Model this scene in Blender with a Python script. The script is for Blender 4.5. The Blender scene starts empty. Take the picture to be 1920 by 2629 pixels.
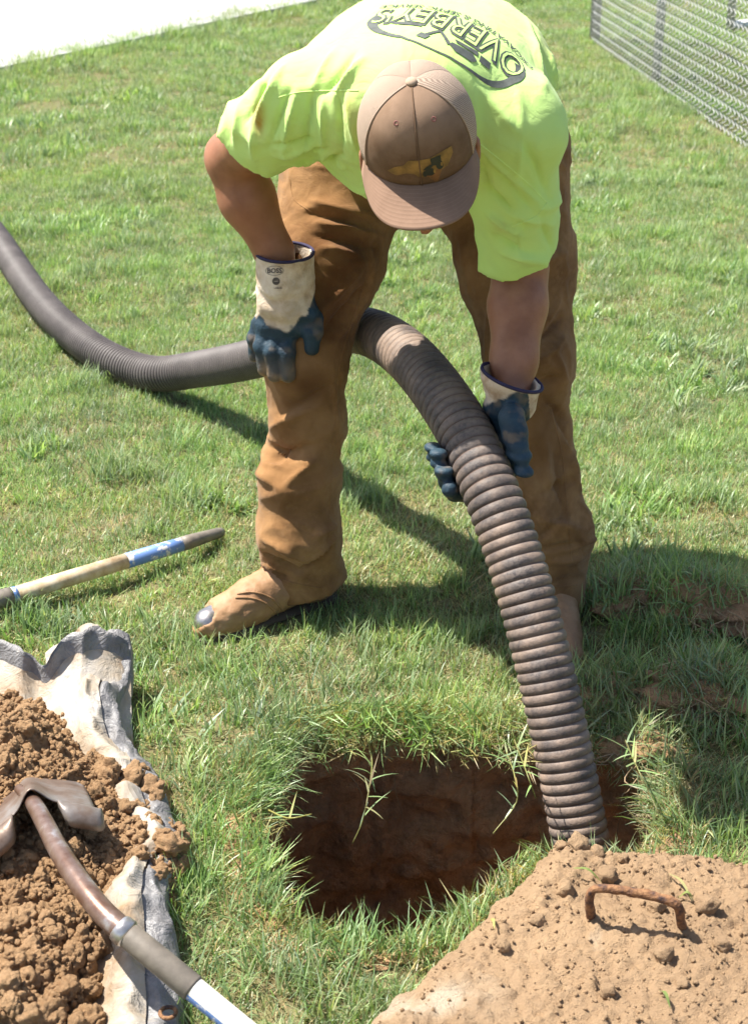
import bpy, bmesh, math, random
import numpy as np
from mathutils import Vector, Matrix
from mathutils.bvhtree import BVHTree

rng = np.random.default_rng(7)
random.seed(7)
scene = bpy.context.scene
COL = scene.collection

# ------------------------------------------------------------------ camera
CAM_H, PITCH, FPX = 1.61, math.radians(25.0), 4000.0      # metres, radians, focal length in photo pixels
cam_d = bpy.data.cameras.new('camera')
cam = bpy.data.objects.new('camera', cam_d)
COL.objects.link(cam)
cam.location = (0, 0, CAM_H)
cam.rotation_euler = (math.pi / 2 - PITCH, 0, 0)
cam_d.sensor_fit = 'VERTICAL'
cam_d.sensor_height = 36.0
cam_d.sensor_width = 36.0
cam_d.lens = FPX * 36.0 / 2629.0
cam_d.clip_start = 0.05
cam_d.clip_end = 2000
cam_d.dof.use_dof = True
cam_d.dof.focus_distance = 2.75
cam_d.dof.aperture_fstop = 9.0
scene.camera = cam

# ------------------------------------------------------------------ light
SUN_DIR = Vector((-0.53, 0.15, 1.0)).normalized()          # towards the sun
world = bpy.data.worlds.new('World')
scene.world = world
world.use_nodes = True
wn = world.node_tree
wn.nodes.clear()
w_out = wn.nodes.new('ShaderNodeOutputWorld')
w_bg = wn.nodes.new('ShaderNodeBackground')
w_sky = wn.nodes.new('ShaderNodeTexSky')
w_sky.sky_type = 'NISHITA'
w_sky.sun_disc = False
w_sky.sun_elevation = math.asin(SUN_DIR.z)
w_sky.sun_rotation = math.atan2(SUN_DIR.x, SUN_DIR.y)
w_sky.dust_density = 2.0
w_bg.inputs['Strength'].default_value = 0.085
wn.links.new(w_sky.outputs[0], w_bg.inputs[0])
wn.links.new(w_bg.outputs[0], w_out.inputs[0])
sun_d = bpy.data.lights.new('sun', 'SUN')
sun_d.energy = 5.0
sun_d.angle = math.radians(0.55)
sun_d.color = (1.0, 0.955, 0.88)
sun = bpy.data.objects.new('sun', sun_d)
COL.objects.link(sun)
sun.location = (-4, 2, 8)
sun.rotation_euler = SUN_DIR.to_track_quat('Z', 'Y').to_euler()
vs = scene.view_settings
vs.view_transform = 'Standard'
vs.look = 'None'
vs.gamma = 1.0
vs.use_curve_mapping = False
vs.exposure = 1.24
scene.cycles.max_bounces = 5
scene.cycles.diffuse_bounces = 3
scene.cycles.glossy_bounces = 2
scene.cycles.transmission_bounces = 3
scene.cycles.use_adaptive_sampling = True
scene.cycles.adaptive_threshold = 0.02
scene.cycles.use_denoising = True

# ------------------------------------------------------------------ pixel of the photo -> point in the place
CS, CC = math.sin(PITCH), math.cos(PITCH)
CAMV = np.array([0, 0, CAM_H])
def ray(px, py):
    u, v = (px - 960) / FPX, (py - 1314.5) / FPX
    return np.array([u, CC - CS * v, -CS - CC * v])
def PT(px, py, t): return CAMV + t * ray(px, py)
def PZ(px, py, z): r = ray(px, py); return CAMV + r * (z - CAM_H) / r[2]
def PY(px, py, y): r = ray(px, py); return CAMV + r * y / r[1]
def project(V):
    q = V - CAMV
    t = q[:, 1] * CC - q[:, 2] * CS
    v = (-q[:, 2] * CC - q[:, 1] * CS) / t
    return 960 + FPX * q[:, 0] / t, 1314.5 + FPX * v
DS = 1920 / 1652.0                                            # scale of the reduced photo the outlines were read on
def D(x, y): return x * DS, y * DS

# ------------------------------------------------------------------ noise
def _hash(ix, iy, iz, seed):
    h = (ix.astype(np.int64) * 374761393 + iy.astype(np.int64) * 668265263 + iz.astype(np.int64) * 2147483647 + seed * 1274126177) & 0xffffffff
    h = ((h ^ (h >> 13)) * 1274126177) & 0xffffffff
    h = ((h ^ (h >> 16)) * 2246822519) & 0xffffffff
    return ((h ^ (h >> 15)) & 0xffff) / 32767.5 - 1.0
def vnoise(P, seed=0):
    P = np.asarray(P, dtype=np.float64)
    i = np.floor(P).astype(np.int64)
    f = P - i
    f = f * f * f * (f * (f * 6 - 15) + 10)
    r = 0
    for a in (0, 1):
        for b in (0, 1):
            for c in (0, 1):
                w = (f[..., 0] if a else 1 - f[..., 0]) * (f[..., 1] if b else 1 - f[..., 1]) * (f[..., 2] if c else 1 - f[..., 2])
                r = r + w * _hash(i[..., 0] + a, i[..., 1] + b, i[..., 2] + c, seed)
    return r
def fbm(P, oct=4, seed=0, gain=0.5):
    P = np.asarray(P, dtype=np.float64)
    r, a = 0, 1.0
    for k in range(oct):
        r = r + a * vnoise(P * (2.03 ** k) + k * 11.7, seed + k)
        a *= gain
    return r

# ------------------------------------------------------------------ objects
def link(o, parent=None):
    COL.objects.link(o)
    if parent is not None:
        o.parent = parent
    return o
def tag(o, label=None, cat=None, group=None, kind=None):
    if label: o['label'] = label
    if cat: o['category'] = cat
    if group: o['group'] = group
    if kind: o['kind'] = kind
    return o
def empty(name, loc=(0, 0, 0)):
    o = bpy.data.objects.new(name, None)
    o.empty_display_size = 0.1
    o.location = loc
    COL.objects.link(o)
    return o
def mesh_np(name, V, F, smooth=True):
    V = np.asarray(V, dtype=np.float32)
    me = bpy.data.meshes.new(name)
    if isinstance(F, np.ndarray):
        n, k = F.shape
        me.vertices.add(len(V)); me.vertices.foreach_set('co', V.ravel())
        me.loops.add(n * k); me.loops.foreach_set('vertex_index', F.astype(np.int32).ravel())
        me.polygons.add(n)
        me.polygons.foreach_set('loop_start', np.arange(0, n * k, k, dtype=np.int32))
        me.polygons.foreach_set('loop_total', np.full(n, k, dtype=np.int32))
    else:
        me.from_pydata([tuple(map(float, v)) for v in V], [], [tuple(map(int, f)) for f in F])
    me.update(calc_edges=True)
    me.validate()
    me.polygons.foreach_set('use_smooth', np.full(len(me.polygons), smooth, dtype=bool))
    return me
def obj(name, me, mat, parent=None):
    o = bpy.data.objects.new(name, me)
    for m in (mat if isinstance(mat, (list, tuple)) else [mat]):
        me.materials.append(m)
    return link(o, parent)
def color_attr(me, C, name='Col'):
    a = me.attributes.new(name, 'FLOAT_COLOR', 'POINT')
    C = np.asarray(C, dtype=np.float32)
    if C.shape[1] == 3: C = np.concatenate([C, np.ones((len(C), 1), np.float32)], 1)
    a.data.foreach_set('color', C.ravel())
def float_attr(me, A, name):
    a = me.attributes.new(name, 'FLOAT', 'POINT')
    a.data.foreach_set('value', np.asarray(A, dtype=np.float32))
def norm(v):
    v = np.asarray(v, float)
    return v / np.linalg.norm(v)
def spline(pts, n):
    """Catmull-Rom through the points, resampled at even steps."""
    P = np.asarray(pts, float)
    P = np.vstack([2 * P[0] - P[1], P, 2 * P[-1] - P[-2]])
    out = []
    for i in range(1, len(P) - 2):
        t = np.linspace(0, 1, 40, endpoint=False)[:, None]
        a, b, c, d = P[i - 1], P[i], P[i + 1], P[i + 2]
        out.append(0.5 * (2 * b + (c - a) * t + (2 * a - 5 * b + 4 * c - d) * t ** 2 + (-a + 3 * b - 3 * c + d) * t ** 3))
    out.append(P[-2][None]); Q = np.vstack(out)
    s = np.r_[0, np.cumsum(np.linalg.norm(np.diff(Q[:, :3], axis=0), axis=1))]
    u = np.linspace(0, s[-1], n)
    return np.stack([np.interp(u, s, Q[:, k]) for k in range(Q.shape[1])], 1), u
def frames(C):
    T = np.gradient(C, axis=0); T /= np.linalg.norm(T, axis=1)[:, None]
    n = np.cross(T[0], [0, 0, 1.0])
    if np.linalg.norm(n) < 1e-3: n = np.cross(T[0], [1.0, 0, 0])
    N = []
    for t in T:
        n = n - t * n.dot(t); n = n / np.linalg.norm(n); N.append(n)
    N = np.array(N)
    return T, N, np.cross(T, N)
def tube(C, R, sides=12, caps=True):
    C = np.asarray(C, float); R = np.broadcast_to(np.asarray(R, float), (len(C),))
    T, N, B = frames(C)
    a = np.linspace(0, 2 * np.pi, sides, endpoint=False)
    V = C[:, None] + R[:, None, None] * (np.cos(a)[None, :, None] * N[:, None] + np.sin(a)[None, :, None] * B[:, None])
    V = V.reshape(-1, 3); n = len(C)
    F = []
    for i in range(n - 1):
        for j in range(sides):
            k = (j + 1) % sides
            F.append((i * sides + j, i * sides + k, (i + 1) * sides + k, (i + 1) * sides + j))
    if caps:
        F.append(tuple(range(sides - 1, -1, -1))); F.append(tuple((n - 1) * sides + j for j in range(sides)))
    return V, F
def join_geo(parts):
    V, F, o = [], [], 0
    for v, f in parts:
        V.append(np.asarray(v)); F += [tuple(i + o for i in q) for q in f]; o += len(v)
    return np.vstack(V), F
def vnormals(V, F):
    F = np.asarray(F)
    n = np.cross(V[F[:, 2]] - V[F[:, 0]], V[F[:, 3]] - V[F[:, 1]]) if F.shape[1] == 4 else np.cross(V[F[:, 1]] - V[F[:, 0]], V[F[:, 2]] - V[F[:, 0]])
    N = np.zeros_like(V)
    for k in range(F.shape[1]): np.add.at(N, F[:, k], n)
    return N / (np.linalg.norm(N, axis=1)[:, None] + 1e-12)
def inside_poly(X, Y, poly):
    r = np.zeros(np.shape(X), bool)
    n = len(poly)
    for i in range(n):
        x0, y0 = poly[i][:2]; x1, y1 = poly[(i + 1) % n][:2]
        c = (y0 > Y) != (y1 > Y)
        r ^= c & (X < (x1 - x0) * (Y - y0) / (y1 - y0 + 1e-12) + x0)
    return r
def dist_poly(X, Y, poly, closed=True):
    d = np.full(np.shape(X), 1e9)
    n = len(poly)
    for i in range(n if closed else n - 1):
        a = np.array(poly[i][:2]); b = np.array(poly[(i + 1) % n][:2]); ab = b - a
        h = np.clip(((X - a[0]) * ab[0] + (Y - a[1]) * ab[1]) / (ab.dot(ab) + 1e-12), 0, 1)
        d = np.minimum(d, np.hypot(X - a[0] - h * ab[0], Y - a[1] - h * ab[1]))
    return d
def sstep(a, b, x):
    t = np.clip((x - a) / (b - a), 0, 1); return t * t * (3 - 2 * t)

# ------------------------------------------------------------------ distance fields, meshed with surface nets
class Grid:
    def __init__(s, lo, hi, h):
        s.lo = np.array(lo, float); s.h = h
        n = np.ceil((np.array(hi) - s.lo) / h).astype(int) + 1
        ax = [np.arange(k) * h + o for k, o in zip(n, s.lo)]
        s.X = ax[0][:, None, None].astype(np.float32); s.Y = ax[1][None, :, None].astype(np.float32); s.Z = ax[2][None, None, :].astype(np.float32)
    def cone(s, a, b, ra, rb, flat=None, k=1.0):
        """Rounded cone from a to b; flat/k squash it along one axis."""
        a = np.asarray(a, float); b = np.asarray(b, float); ab = b - a
        x, y, z = s.X - a[0], s.Y - a[1], s.Z - a[2]
        h = np.clip((x * ab[0] + y * ab[1] + z * ab[2]) / max(ab.dot(ab), 1e-9), 0, 1).astype(np.float32)
        x, y, z = x - h * ab[0], y - h * ab[1], z - h * ab[2]
        q = x * x + y * y + z * z
        if flat is not None:
            f = norm(flat); w = x * f[0] + y * f[1] + z * f[2]; q = q + (k * k - 1) * w * w
        return np.sqrt(q) - (ra + (rb - ra) * h)
    def ell(s, c, ax, r):
        x, y, z = s.X - c[0], s.Y - c[1], s.Z - c[2]
        q = 0
        for a, rr in zip(ax, r):
            a = norm(a); q = q + ((x * a[0] + y * a[1] + z * a[2]) / rr) ** 2
        return ((np.sqrt(q) - 1) * min(r)).astype(np.float32)
    def plane(s, p, n):
        n = norm(n); return (s.X - p[0]) * n[0] + (s.Y - p[1]) * n[1] + (s.Z - p[2]) * n[2]
def smin(a, b, k):
    h = np.clip(0.5 + 0.5 * (b - a) / k, 0, 1); return b * (1 - h) + a * h - k * h * (1 - h)
def smax(a, b, k): return -smin(-a, -b, k)
def chain(G, pts, k=0.03, flat=None, kk=1.0):
    d = None
    for (a, ra), (b, rb) in zip(pts[:-1], pts[1:]):
        e = G.cone(a, b, ra, rb, flat, kk)
        d = e if d is None else smin(d, e, k)
    return d
def nets(Fd, G):
    Fd = Fd.astype(np.float32); S = Fd < 0
    c = [S[i:S.shape[0] - 1 + i, j:S.shape[1] - 1 + j, k:S.shape[2] - 1 + k] for i in (0, 1) for j in (0, 1) for k in (0, 1)]
    al = c[0].copy(); an = c[0].copy()
    for q in c[1:]: al &= q; an |= q
    act = an & ~al
    I = np.argwhere(act)
    vid = np.full(act.shape, -1, np.int32); vid[act] = np.arange(len(I))
    val = np.zeros((len(I), 2, 2, 2), np.float32)
    for i in (0, 1):
        for j in (0, 1):
            for k in (0, 1): val[:, i, j, k] = Fd[I[:, 0] + i, I[:, 1] + j, I[:, 2] + k]
    pos = np.zeros((len(I), 3)); cnt = np.zeros(len(I))
    for ax in range(3):
        for p in (0, 1):
            for q in (0, 1):
                lo = [p, q]; lo.insert(ax, 0); hi = list(lo); hi[ax] = 1
                a = val[:, lo[0], lo[1], lo[2]]; b = val[:, hi[0], hi[1], hi[2]]
                m = (a < 0) != (b < 0)
                t = np.where(m, a / np.where(m, a - b, 1), 0)
                pt = np.tile(np.array(lo, float), (len(I), 1)); pt[:, ax] = t
                pos[m] += pt[m]; cnt[m] += 1
    V = (I + pos / cnt[:, None]) * G.h + G.lo
    Q = []
    for ax in range(3):
        sl0 = [slice(None)] * 3; sl1 = [slice(None)] * 3
        sl0[ax] = slice(0, -1); sl1[ax] = slice(1, None)
        a, b = S[tuple(sl0)], S[tuple(sl1)]
        E_ = np.argwhere(a != b)
        o1, o2 = (ax + 1) % 3, (ax + 2) % 3
        ok = (E_[:, o1] > 0) & (E_[:, o2] > 0) & (E_[:, o1] < S.shape[o1] - 1) & (E_[:, o2] < S.shape[o2] - 1)
        E_ = E_[ok]
        ins = a[E_[:, 0], E_[:, 1], E_[:, 2]]
        def at(d1, d2):
            e = E_.copy(); e[:, o1] += d1; e[:, o2] += d2
            return vid[e[:, 0], e[:, 1], e[:, 2]]
        q = np.stack([at(-1, -1), at(0, -1), at(0, 0), at(-1, 0)], 1)
        q[~ins] = q[~ins][:, ::-1]
        Q.append(q)
    return V, np.vstack(Q)
def laplace(V, F, it=2, lam=0.5):
    e = np.vstack([F[:, [0, 1]], F[:, [1, 2]], F[:, [2, 3]], F[:, [3, 0]]])
    cnt = np.bincount(e.ravel(), minlength=len(V))[:, None] + 1e-9
    for _ in range(it):
        A = np.zeros_like(V)
        for k in range(3):
            A[:, k] = np.bincount(e[:, 0], V[e[:, 1], k], len(V)) + np.bincount(e[:, 1], V[e[:, 0], k], len(V))
        V = V + lam * (A / cnt - V)
    return V
def cam_hit(bvh, px, py):
    d = ray(px, py); h = bvh.ray_cast(Vector(CAMV), Vector(d).normalized())
    return None if h[0] is None else np.array(h[0])
def folds(V, F, strokes, side=None):
    """Ridges (+) and valleys (-) of cloth along strokes read on the reduced photo: x0,y0,x1,y1,mm,width mm."""
    bvh = BVHTree.FromPolygons([Vector(v) for v in V], [tuple(f) for f in F.tolist()])
    N = vnormals(V, F); disp = np.zeros(len(V))
    for x0, y0, x1, y1, A, w in strokes:
        pts = []
        for t in np.linspace(0, 1, 7):
            p = cam_hit(bvh, *D(x0 + (x1 - x0) * t, y0 + (y1 - y0) * t))
            if p is not None and (not pts or np.linalg.norm(p - pts[-1]) < 0.12): pts.append(p)
        if len(pts) < 2: continue
        best = np.full(len(V), 1e9); tt = np.zeros(len(V))
        for i in range(len(pts) - 1):
            a, b = pts[i], pts[i + 1]; ab = b - a
            h = np.clip(((V - a) @ ab) / (ab @ ab + 1e-12), 0, 1)
            d = np.linalg.norm(V - a - h[:, None] * ab, axis=1)
            m = d < best; best[m] = d[m]; tt[m] = ((i + h) / (len(pts) - 1))[m]
        w_ = w / 1000.0
        disp += A / 1000.0 * np.exp(-1.35 * (np.sqrt((best / w_) ** 2 + .06) - .245)) * np.clip(np.sin(np.pi * np.clip(tt * 0.9 + 0.05, 0, 1)), 0, 1) ** 0.6
    return V + N * disp[:, None]

# ------------------------------------------------------------------ materials
class NT:
    def __init__(s, name):
        s.m = bpy.data.materials.new(name); s.m.use_nodes = True
        s.t = s.m.node_tree; s.n = s.t.nodes; s.n.clear()
        s.out = s.n.new('ShaderNodeOutputMaterial')
    def new(s, ty, **kw):
        nd = s.n.new('ShaderNode' + ty)
        for k, v in kw.items():
            if k in nd.inputs: s.put(nd.inputs[k], v)
            else: setattr(nd, k, v)
        return nd
    def put(s, sock, v):
        if isinstance(v, bpy.types.NodeSocket): s.t.links.new(v, sock)
        elif isinstance(v, bpy.types.Node): s.t.links.new(v.outputs[0], sock)
        elif isinstance(v, tuple) and len(v) == 3 and sock.type == 'RGBA': sock.default_value = (*v, 1)
        else: sock.default_value = v
    def pos(s): return s.new('NewGeometry').outputs['Position']
    def noise(s, scale, detail=3.0, rough=0.55, vec=None, dist=0.0):
        nd = s.new('TexNoise'); nd.inputs['Scale'].default_value = scale; nd.inputs['Detail'].default_value = detail
        nd.inputs['Roughness'].default_value = rough; nd.inputs['Distortion'].default_value = dist
        s.put(nd.inputs['Vector'], vec if vec is not None else s.pos())
        return nd.outputs['Fac']
    def ramp(s, fac, stops):
        nd = s.new('ValToRGB'); s.put(nd.inputs[0], fac)
        el = nd.color_ramp.elements
        while len(el) < len(stops): el.new(0.5)
        for e, (p, c) in zip(el, stops):
            e.position = p; e.color = (*c, 1) if len(c) == 3 else c
        return nd.outputs[0]
    def mix(s, fac, a, b, mode='MIX'):
        nd = s.new('Mix', data_type='RGBA', blend_type=mode)
        s.put(nd.inputs[0], fac); s.put(nd.inputs[6], a); s.put(nd.inputs[7], b)
        return nd.outputs[2]
    def math(s, op, a, b=0.0):
        nd = s.new('Math', operation=op); s.put(nd.inputs[0], a); s.put(nd.inputs[1], b); return nd.outputs[0]
    def attr(s, name, out='Color'):
        nd = s.new('Attribute'); nd.attribute_name = name; return nd.outputs[out]
    def bump(s, h, strength=0.3, dist=0.01):
        nd = s.new('Bump'); nd.inputs['Strength'].default_value = strength; nd.inputs['Distance'].default_value = dist
        s.put(nd.inputs['Height'], h); return nd.outputs[0]
    def bsdf(s, color, rough=0.7, bump=None, spec=0.5, metal=0.0, trans=None, **kw):
        b = s.new('BsdfPrincipled')
        s.put(b.inputs['Base Color'], color); s.put(b.inputs['Roughness'], rough)
        s.put(b.inputs['Specular IOR Level'], spec); s.put(b.inputs['Metallic'], metal)
        for k, v in kw.items(): s.put(b.inputs[k.replace('_', ' ')], v)
        if bump is not None: s.put(b.inputs['Normal'], bump)
        o = b.outputs[0]
        if trans is not None:
            tr = s.new('BsdfTranslucent'); s.put(tr.inputs[0], trans[1])
            mx = s.new('MixShader'); s.put(mx.inputs[0], trans[0]); s.put(mx.inputs[1], o); s.put(mx.inputs[2], tr.outputs[0]); o = mx.outputs[0]
        s.t.links.new(o, s.out.inputs[0])
        return s.m
def plain(name, color, rough=0.6, var=0.15, scale=30, metal=0.0, spec=0.5, bump=0.1, bscale=120):
    n = NT(name)
    f = n.noise(scale, 4)
    c0 = tuple(x * (1 - var) for x in color); c1 = tuple(min(x * (1 + var), 1) for x in color)
    return n.bsdf(n.ramp(f, [(0.3, c0), (0.7, c1)]), rough, n.bump(n.noise(bscale, 3), bump, 0.004), spec, metal)

M = {}
n = NT('soil')
f1 = n.noise(9, 5, 0.6); f2 = n.noise(160, 4, 0.7)
c = n.ramp(f1, [(0.25, (0.31, 0.178, 0.088)), (0.5, (0.43, 0.258, 0.132)), (0.75, (0.53, 0.33, 0.178))])
c = n.mix(n.ramp(f2, [(0.35, (0.0, 0.0, 0.0)), (0.75, (0.5, 0.5, 0.5))]), c, (0.54, 0.37, 0.215))
M['soil'] = n.bsdf(c, 0.95, n.bump(n.noise(190, 6, 0.75), 1.0, 0.012), 0.15)
n = NT('lid_soil')
f1 = n.noise(6, 5, 0.6); f2 = n.noise(180, 4, 0.7)
c = n.ramp(f1, [(0.25, (0.34, 0.222, 0.130)), (0.5, (0.44, 0.295, 0.175)), (0.75, (0.52, 0.35, 0.205))])
c = n.mix(n.ramp(n.noise(5.0, 3, 0.6, dist=0.6), [(0.66, (0, 0, 0)), (0.74, (0.75, 0.75, 0.75))]), c, (0.62, 0.50, 0.36))
c = n.mix(n.ramp(f2, [(0.35, (0.0, 0.0, 0.0)), (0.75, (0.4, 0.4, 0.4))]), c, (0.50, 0.34, 0.19))
c = n.mix(n.math('MULTIPLY', n.attr('pale', 'Fac'), .85), c, (0.60, 0.50, 0.37))
M['lid_soil'] = n.bsdf(c, 0.95, n.bump(n.noise(220, 6, 0.75), 1.0, 0.010), 0.15)
n = NT('pit_wall')
f1 = n.noise(7, 5, 0.6, dist=0.4); f2 = n.noise(60, 5, 0.7)
c = n.ramp(f1, [(0.3, (0.30, 0.185, 0.11)), (0.5, (0.45, 0.27, 0.15)), (0.66, (0.47, 0.27, 0.135)), (0.8, (0.56, 0.41, 0.27))])
c = n.mix(n.ramp(n.noise(45, 4, 0.7), [(0.45, (0, 0, 0)), (0.7, (.6, .6, .6))]), c, (0.13, 0.075, 0.04))
M['pit'] = n.bsdf(c, 0.9, n.bump(f2, 1.0, 0.02), 0.2)
n = NT('ground')
f1 = n.noise(1.2, 4); f2 = n.noise(40, 4, 0.7)
c = n.ramp(f2, [(0.3, (0.10, 0.080, 0.042)), (0.5, (0.17, 0.150, 0.075)), (0.72, (0.17, 0.19, 0.07))])
M['ground'] = n.bsdf(c, 0.95, n.bump(f2, 0.8, 0.02), 0.1)
n = NT('concrete')
c = n.ramp(n.noise(3, 5), [(0.3, (0.34, 0.335, 0.325)), (0.7, (0.42, 0.415, 0.405))])
M['concrete'] = n.bsdf(c, 0.85, n.bump(n.noise(90, 4), 0.2, 0.004), 0.3)
n = NT('lid_concrete')
c = n.ramp(n.noise(9, 5), [(0.3, (0.36, 0.265, 0.17)), (0.7, (0.46, 0.37, 0.26))])
M['lid_concrete'] = n.bsdf(c, 0.9, n.bump(n.noise(120, 4), 0.4, 0.004), 0.2)
def grass_mat(name, trans=0.28):
    n = NT(name)
    c = n.attr('Col')
    rnd = n.new('ObjectInfo').outputs['Random']
    big = n.noise(0.55, 3, 0.6)
    mid = n.noise(3.2, 3, 0.6)
    c = n.mix(n.ramp(big, [(0.48, (0, 0, 0)), (0.72, (0.4, 0.4, 0.4))]), c, n.mix(0.55, c, (0.34, 0.29, 0.13)))
    c = n.mix(n.ramp(mid, [(0.38, (0, 0, 0)), (0.62, (0.6, 0.6, 0.6))]), c, n.mix(1.0, c, (1.15, 1.35, 0.85), 'MULTIPLY'))
    c = n.mix(1.0, c, n.ramp(rnd, [(0.0, (0.72, 0.76, 0.75)), (0.5, (1, 1, 1)), (1.0, (1.28, 1.2, 1.1))]), 'MULTIPLY')
    return n.bsdf(c, 0.42, None, 0.55, 0.0, (trans, n.mix(1.0, c, (1.25, 1.3, 0.7), 'MULTIPLY')))
M['grass'] = grass_mat('grass_blade', 0.38)
n = NT('shirt_cloth')
f = n.noise(4.5, 4); st = n.noise(7.0, 4, 0.6, dist=0.5)
c = n.ramp(f, [(0.3, (0.57, 0.83, 0.23)), (0.7, (0.64, 0.88, 0.30))])
stain_shade = n.attr('stain_shade', 'Fac')
c = n.mix(n.math('MULTIPLY', stain_shade, n.ramp(st, [(0.4, (0.1, 0.1, 0.1)), (0.62, (1, 1, 1))])), c, (0.42, 0.24, 0.03))
wr_ = n.math('ABSOLUTE', n.math('SUBTRACT', n.noise(17, 3, 0.5, dist=0.9), 0.5))
hgt_ = n.math('ADD', n.math('MULTIPLY', wr_, 1.2), n.math('MULTIPLY', n.noise(480, 2), .12))
M['shirt'] = n.bsdf(c, 0.9, n.bump(hgt_, 0.45, 0.008), 0.08, 0, (0.12, (0.60, 0.95, 0.10)), Sheen_Weight=0.15)
n = NT('duck_trousers')
f = n.noise(8, 5, 0.6); g = n.noise(4.5, 5, 0.65, dist=0.8)
c = n.ramp(f, [(0.28, (0.20, 0.102, 0.040)), (0.5, (0.29, 0.158, 0.066)), (0.75, (0.38, 0.222, 0.105))])
c = n.mix(n.ramp(g, [(0.46, (0, 0, 0)), (0.66, (0.8, 0.8, 0.8))]), c, (0.105, 0.044, 0.016))
c = n.mix(n.ramp(n.noise(38, 4, 0.7), [(0.55, (0, 0, 0)), (0.75, (0.35, 0.35, 0.35))]), c, (0.36, 0.22, 0.11))
c = n.mix(n.math('MULTIPLY', n.attr('stain_shade', 'Fac'), .85), c, (0.085, 0.034, 0.012))  # stains, and shading of the legs painted into the cloth colour
wr_ = n.math('ABSOLUTE', n.math('SUBTRACT', n.noise(26, 3, 0.5, dist=0.8), 0.5))
wr2 = n.math('ABSOLUTE', n.math('SUBTRACT', n.noise(70, 3, 0.5, dist=0.6), 0.5))
hgt_ = n.math('ADD', n.math('MULTIPLY', wr_, .7), n.math('MULTIPLY', n.noise(520, 3, 0.7), .22))
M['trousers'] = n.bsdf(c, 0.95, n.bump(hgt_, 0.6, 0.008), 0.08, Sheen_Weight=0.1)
n = NT('skin')
f = n.noise(26, 4); g = n.noise(6, 3)
c = n.ramp(f, [(0.3, (0.24, 0.100, 0.052)), (0.7, (0.345, 0.158, 0.088))])
c = n.mix(n.ramp(g, [(0.4, (0, 0, 0)), (0.7, (0.4, 0.4, 0.4))]), c, (0.36, 0.145, 0.085))
M['skin'] = n.bsdf(c, 0.5, n.bump(n.noise(350, 4), 0.25, 0.002), 0.4, Subsurface_Weight=0.08, Subsurface_Radius=(0.01, 0.004, 0.002))
n = NT('glove')
k = n.attr('dip', 'Fac')
f = n.noise(22, 5, 0.65); g = n.noise(200, 3)
cr = n.ramp(f, [(0.28, (0.36, 0.23, 0.13)), (0.48, (0.60, 0.48, 0.35)), (0.72, (0.72, 0.63, 0.52))])
bl = n.ramp(f, [(0.3, (0.010, 0.026, 0.042)), (0.6, (0.018, 0.046, 0.070)), (0.85, (0.085, 0.095, 0.10))])
c = n.mix(k, cr, bl)
dirt = n.attr('dirt', 'Fac')
c = n.mix(dirt, c, (0.27, 0.18, 0.10))
M['glove'] = n.bsdf(c, n.math('SUBTRACT', 0.85, n.math('MULTIPLY', k, 0.22)), n.bump(g, 0.5, 0.003), 0.4)
M['trim'] = plain('navy_trim', (0.022, 0.016, 0.055), 0.8, 0.2, 60)
n = NT('boot_leather')
f = n.noise(14, 5, 0.6)
c = n.ramp(f, [(0.28, (0.22, 0.115, 0.052)), (0.55, (0.33, 0.185, 0.09)), (0.78, (0.44, 0.28, 0.16))])
M['boot'] = n.bsdf(c, 0.62, n.bump(n.noise(160, 5, 0.6), 0.35, 0.003), 0.4)
M['sole'] = plain('boot_sole', (0.07, 0.05, 0.035), 0.8)
M['steel'] = plain('steel_toe', (0.42, 0.39, 0.37), 0.32, 0.3, 40, 0.9, 0.5, 0.1)
n = NT('cap_cloth')
pos = n.pos(); f = n.noise(16, 5, 0.6); g = n.noise(9, 4, 0.6, dist=0.7)
c = n.ramp(f, [(0.3, (0.20, 0.128, 0.082)), (0.7, (0.29, 0.190, 0.125))])
c = n.mix(n.ramp(g, [(0.45, (0, 0, 0)), (0.68, (0.75, 0.75, 0.75))]), c, (0.13, 0.075, 0.038))
c = n.mix(n.math('MULTIPLY', n.ramp(n.attr('mv', 'Fac'), [(0.045, (.75, .75, .75)), (0.085, (0, 0, 0))]), n.ramp(n.noise(22, 4, 0.6), [(0.3, (.35, .35, .35)), (0.6, (1, 1, 1))])), c, (0.105, 0.058, 0.028))
M['cap'] = n.bsdf(c, 0.85, n.bump(n.noise(600, 3), 0.3, 0.0015), 0.2)
n = NT('cap_brim')
uv = n.attr('ring', 'Fac')
st = n.math('SINE', n.math('MULTIPLY', uv, 2 * math.pi * 11))
c = n.ramp(n.noise(14, 5, 0.6), [(0.3, (0.185, 0.115, 0.078)), (0.7, (0.27, 0.172, 0.118))])
c = n.mix(n.ramp(st, [(0.93, (0, 0, 0)), (0.99, (0.25, 0.25, 0.25))]), c, (0.42, 0.29, 0.21))
M['brim'] = n.bsdf(c, 0.9, n.bump(st, 0.07, 0.002), 0.15)
n = NT('cap_net')
a1 = n.attr('mu', 'Fac'); b1 = n.attr('mv', 'Fac')
s1 = n.math('SINE', n.math('MULTIPLY', a1, 2 * math.pi / 0.0030)); s2 = n.math('SINE', n.math('MULTIPLY', b1, 2 * math.pi / 0.0030))
h = n.math('MULTIPLY', s1, s2)
c = n.ramp(n.math('ADD', n.math('MULTIPLY', h, 0.5), 0.5), [(0.25, (0.20, 0.14, 0.10)), (0.6, (0.48, 0.36, 0.27)), (1.0, (0.56, 0.44, 0.34))])
M['net'] = n.bsdf(c, 0.8, n.bump(h, 0.5, 0.001), 0.25)
M['cap_button'] = plain('cap_button', (0.40, 0.29, 0.20), 0.8, 0.15, 80)
M['eyelet'] = plain('cap_eyelet', (0.21, 0.075, 0.060), 0.7, 0.15, 80)
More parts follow.
